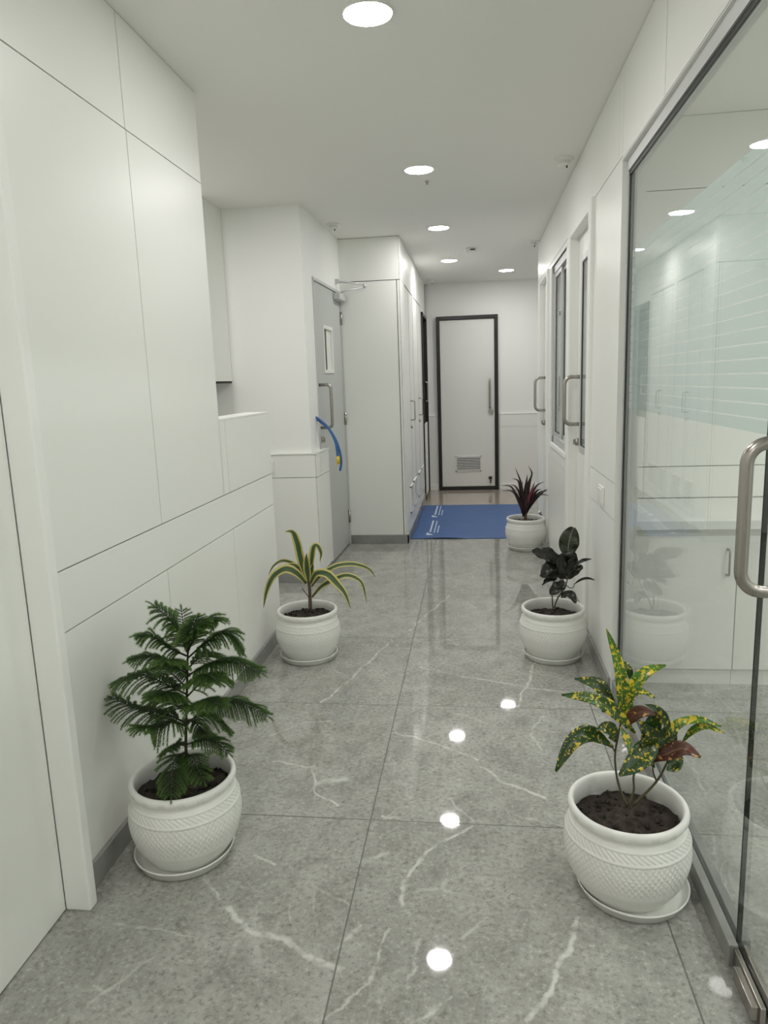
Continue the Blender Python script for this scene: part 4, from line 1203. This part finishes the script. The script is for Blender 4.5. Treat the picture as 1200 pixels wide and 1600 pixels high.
# ---- croton, right foreground
r = plant('potted_croton', 0.382, 1.745, 'croton with yellow spotted leaves in a white pot, in front of the glass screen', 3, 0.185)
for pts, wd, k in CROTON:
    leaf(r, 'leaf', shift(pts), wd * 1.05, 'croton%d' % k, 0.3, 'lance', 0.06)
for pts, wd in CROTON_STEM:
    stem(r, 'stem', shift(pts), wd * 0.55, wd * 0.38, 'greenstem')
saucer(0.398, 1.742, 'white saucer under the yellow spotted croton pot')

# ---- striped dracaena, left middle
r = plant('potted_dracaena', -0.835, 3.315, 'striped green and yellow arching plant in a white pot beside the low wall', 11, 0.196)
for pts, wd in DRAC:
    leaf(r, 'leaf', shift(pts), wd * 1.22, 'drac', 0.3, 'strap', 0.03, n=24)
for (pts, wd), nm in zip(DRAC_STEM, ('stem', 'dead_stalk')):
    stem(r, nm, shift(pts), wd * 0.5, wd * 0.36, 'bark')
saucer(-0.836, 3.315, 'white saucer under the striped plant pot')

# ---- dark leaved plant, right middle
r = plant('potted_dark_croton', 0.365, 3.37, 'plant with broad blackish green leaves in a white pot, beside the right wall switch', 21, 0.19)
for pts, wd, k in DARK:
    leaf(r, 'leaf', shift(pts), wd, 'darkleaf%d' % k, 0.25, 'oval' if wd > 0.03 else 'lance', 0.10)
for pts, wd in DARK_STEM:
    stem(r, 'stem', shift(pts), wd * 0.5, wd * 0.35, 'bark')
saucer(0.367, 3.37, 'white saucer under the blackish leaved plant pot')

# ---- burgundy cordyline, right far
r = plant('potted_cordyline', 0.393, 5.64, 'burgundy spiky plant in a white pot at the corner of the blue mat', 31, 0.2)
for pts, wd, k in CORDY:
    leaf(r, 'leaf', shift(pts), wd, 'cordy%d' % k, 0.4, 'sword', 0.0, n=14)
stem(r, 'stem', [(0, 0, 0.19), (0.0, 0, 0.26), (0.002, 0, 0.30)], 0.012, 0.009, 'bark')
saucer(0.395, 5.64, 'white saucer under the burgundy spiky plant pot')

# ---- small conifer, left foreground
r = plant('potted_pine', -0.848, 1.80, 'small feathery green conifer in a white pot beside the left wall', 41, 0.188)
org = wloc(r)
for pts, wd in PINE_TRUNK:
    stem(r, 'trunk', shift(pts), wd * 0.36, wd * 0.14, 'pinewood')
def frond(root, pts, spread, seed):
    random.seed(seed)
    mb = MB()
    ax = smooth([org + Vector(p) for p in shift(pts)], 9)
    n = len(ax)
    L = sum((ax[i + 1] - ax[i]).length for i in range(n - 1))
    mb.tube(ax, [0.0030 - 0.0018 * i / (n - 1) for i in range(n)], 6, 1, True, [0.1] * n)
    def at_(t_):
        f_ = t_ * (n - 1)
        i = min(int(f_), n - 2)
        return ax[i].lerp(ax[i + 1], f_ - i), (ax[i + 1] - ax[i]).normalized()
    def twig(p, d_, ln):
        """a drooping twig clothed in short needles"""
        m_ = max(4, int(ln / 0.0048))
        prevp = p
        dirv = d_.copy()
        path = [p.copy()]
        for q in range(m_):
            dirv = (dirv + Vector((0, 0, -0.075 + random.uniform(-.02, .02)))).normalized()
            prevp = prevp + dirv * (ln / m_)
            path.append(prevp)
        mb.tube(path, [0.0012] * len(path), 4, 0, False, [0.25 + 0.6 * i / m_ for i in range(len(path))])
        for q in range(1, len(path)):
            tg = (path[q] - path[q - 1]).normalized()
            a = tg.orthogonal().normalized()
            bb = tg.cross(a)
            for k in range(6):
                an = k * 1.047 + q * 0.6
                od = (a * math.cos(an) + bb * math.sin(an)) * 0.75 + tg * 0.75 + Vector((0, 0, 0.15))
                od.normalize()
                nl = 0.0095 * random.uniform(0.75, 1.2)
                sd = od.cross(tg).normalized() * 0.0013
                v0 = len(mb.v)
                c0 = path[q]
                mb.v += [c0 - sd, c0 + sd, c0 + od * nl]
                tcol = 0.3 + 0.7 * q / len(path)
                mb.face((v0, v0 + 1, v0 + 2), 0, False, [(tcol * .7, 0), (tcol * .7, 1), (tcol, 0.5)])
    twigs = max(10, int(L / 0.0085))
    for q in range(twigs):
        t_ = 0.12 + 0.88 * q / (twigs - 1)
        p, tg = at_(t_)
        up = Vector((0, 0, 1))
        sd = tg.cross(up)
        if sd.length < 0.35:
            sd = tg.cross(Vector((0, -1, 0)))
        sd.normalize()
        nr = sd.cross(tg)
        env = spread * (0.55 + 0.55 * math.sin(math.pi * min(1, t_ * 0.8 + 0.12))) * (1.0 if t_ < .8 else 1.0 - (t_ - .8) * 2.4)
        for sg in (-1, 1):
            d_ = (sd * sg * 0.80 + tg * 0.62 + nr * random.uniform(-0.05, 0.28) + Vector((0, 0, random.uniform(-.15, .1)))).normalized()
            twig(p, d_, env * random.uniform(0.85, 1.12))
    p, tg = at_(1.0)
    twig(p, tg, spread * 0.45)
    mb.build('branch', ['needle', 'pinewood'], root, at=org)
for i, (pts, wd) in enumerate(PINE):
    frond(r, pts, wd * 1.2, 100 + i)
saucer(-0.858, 1.795, 'white saucer under the feathery conifer pot')
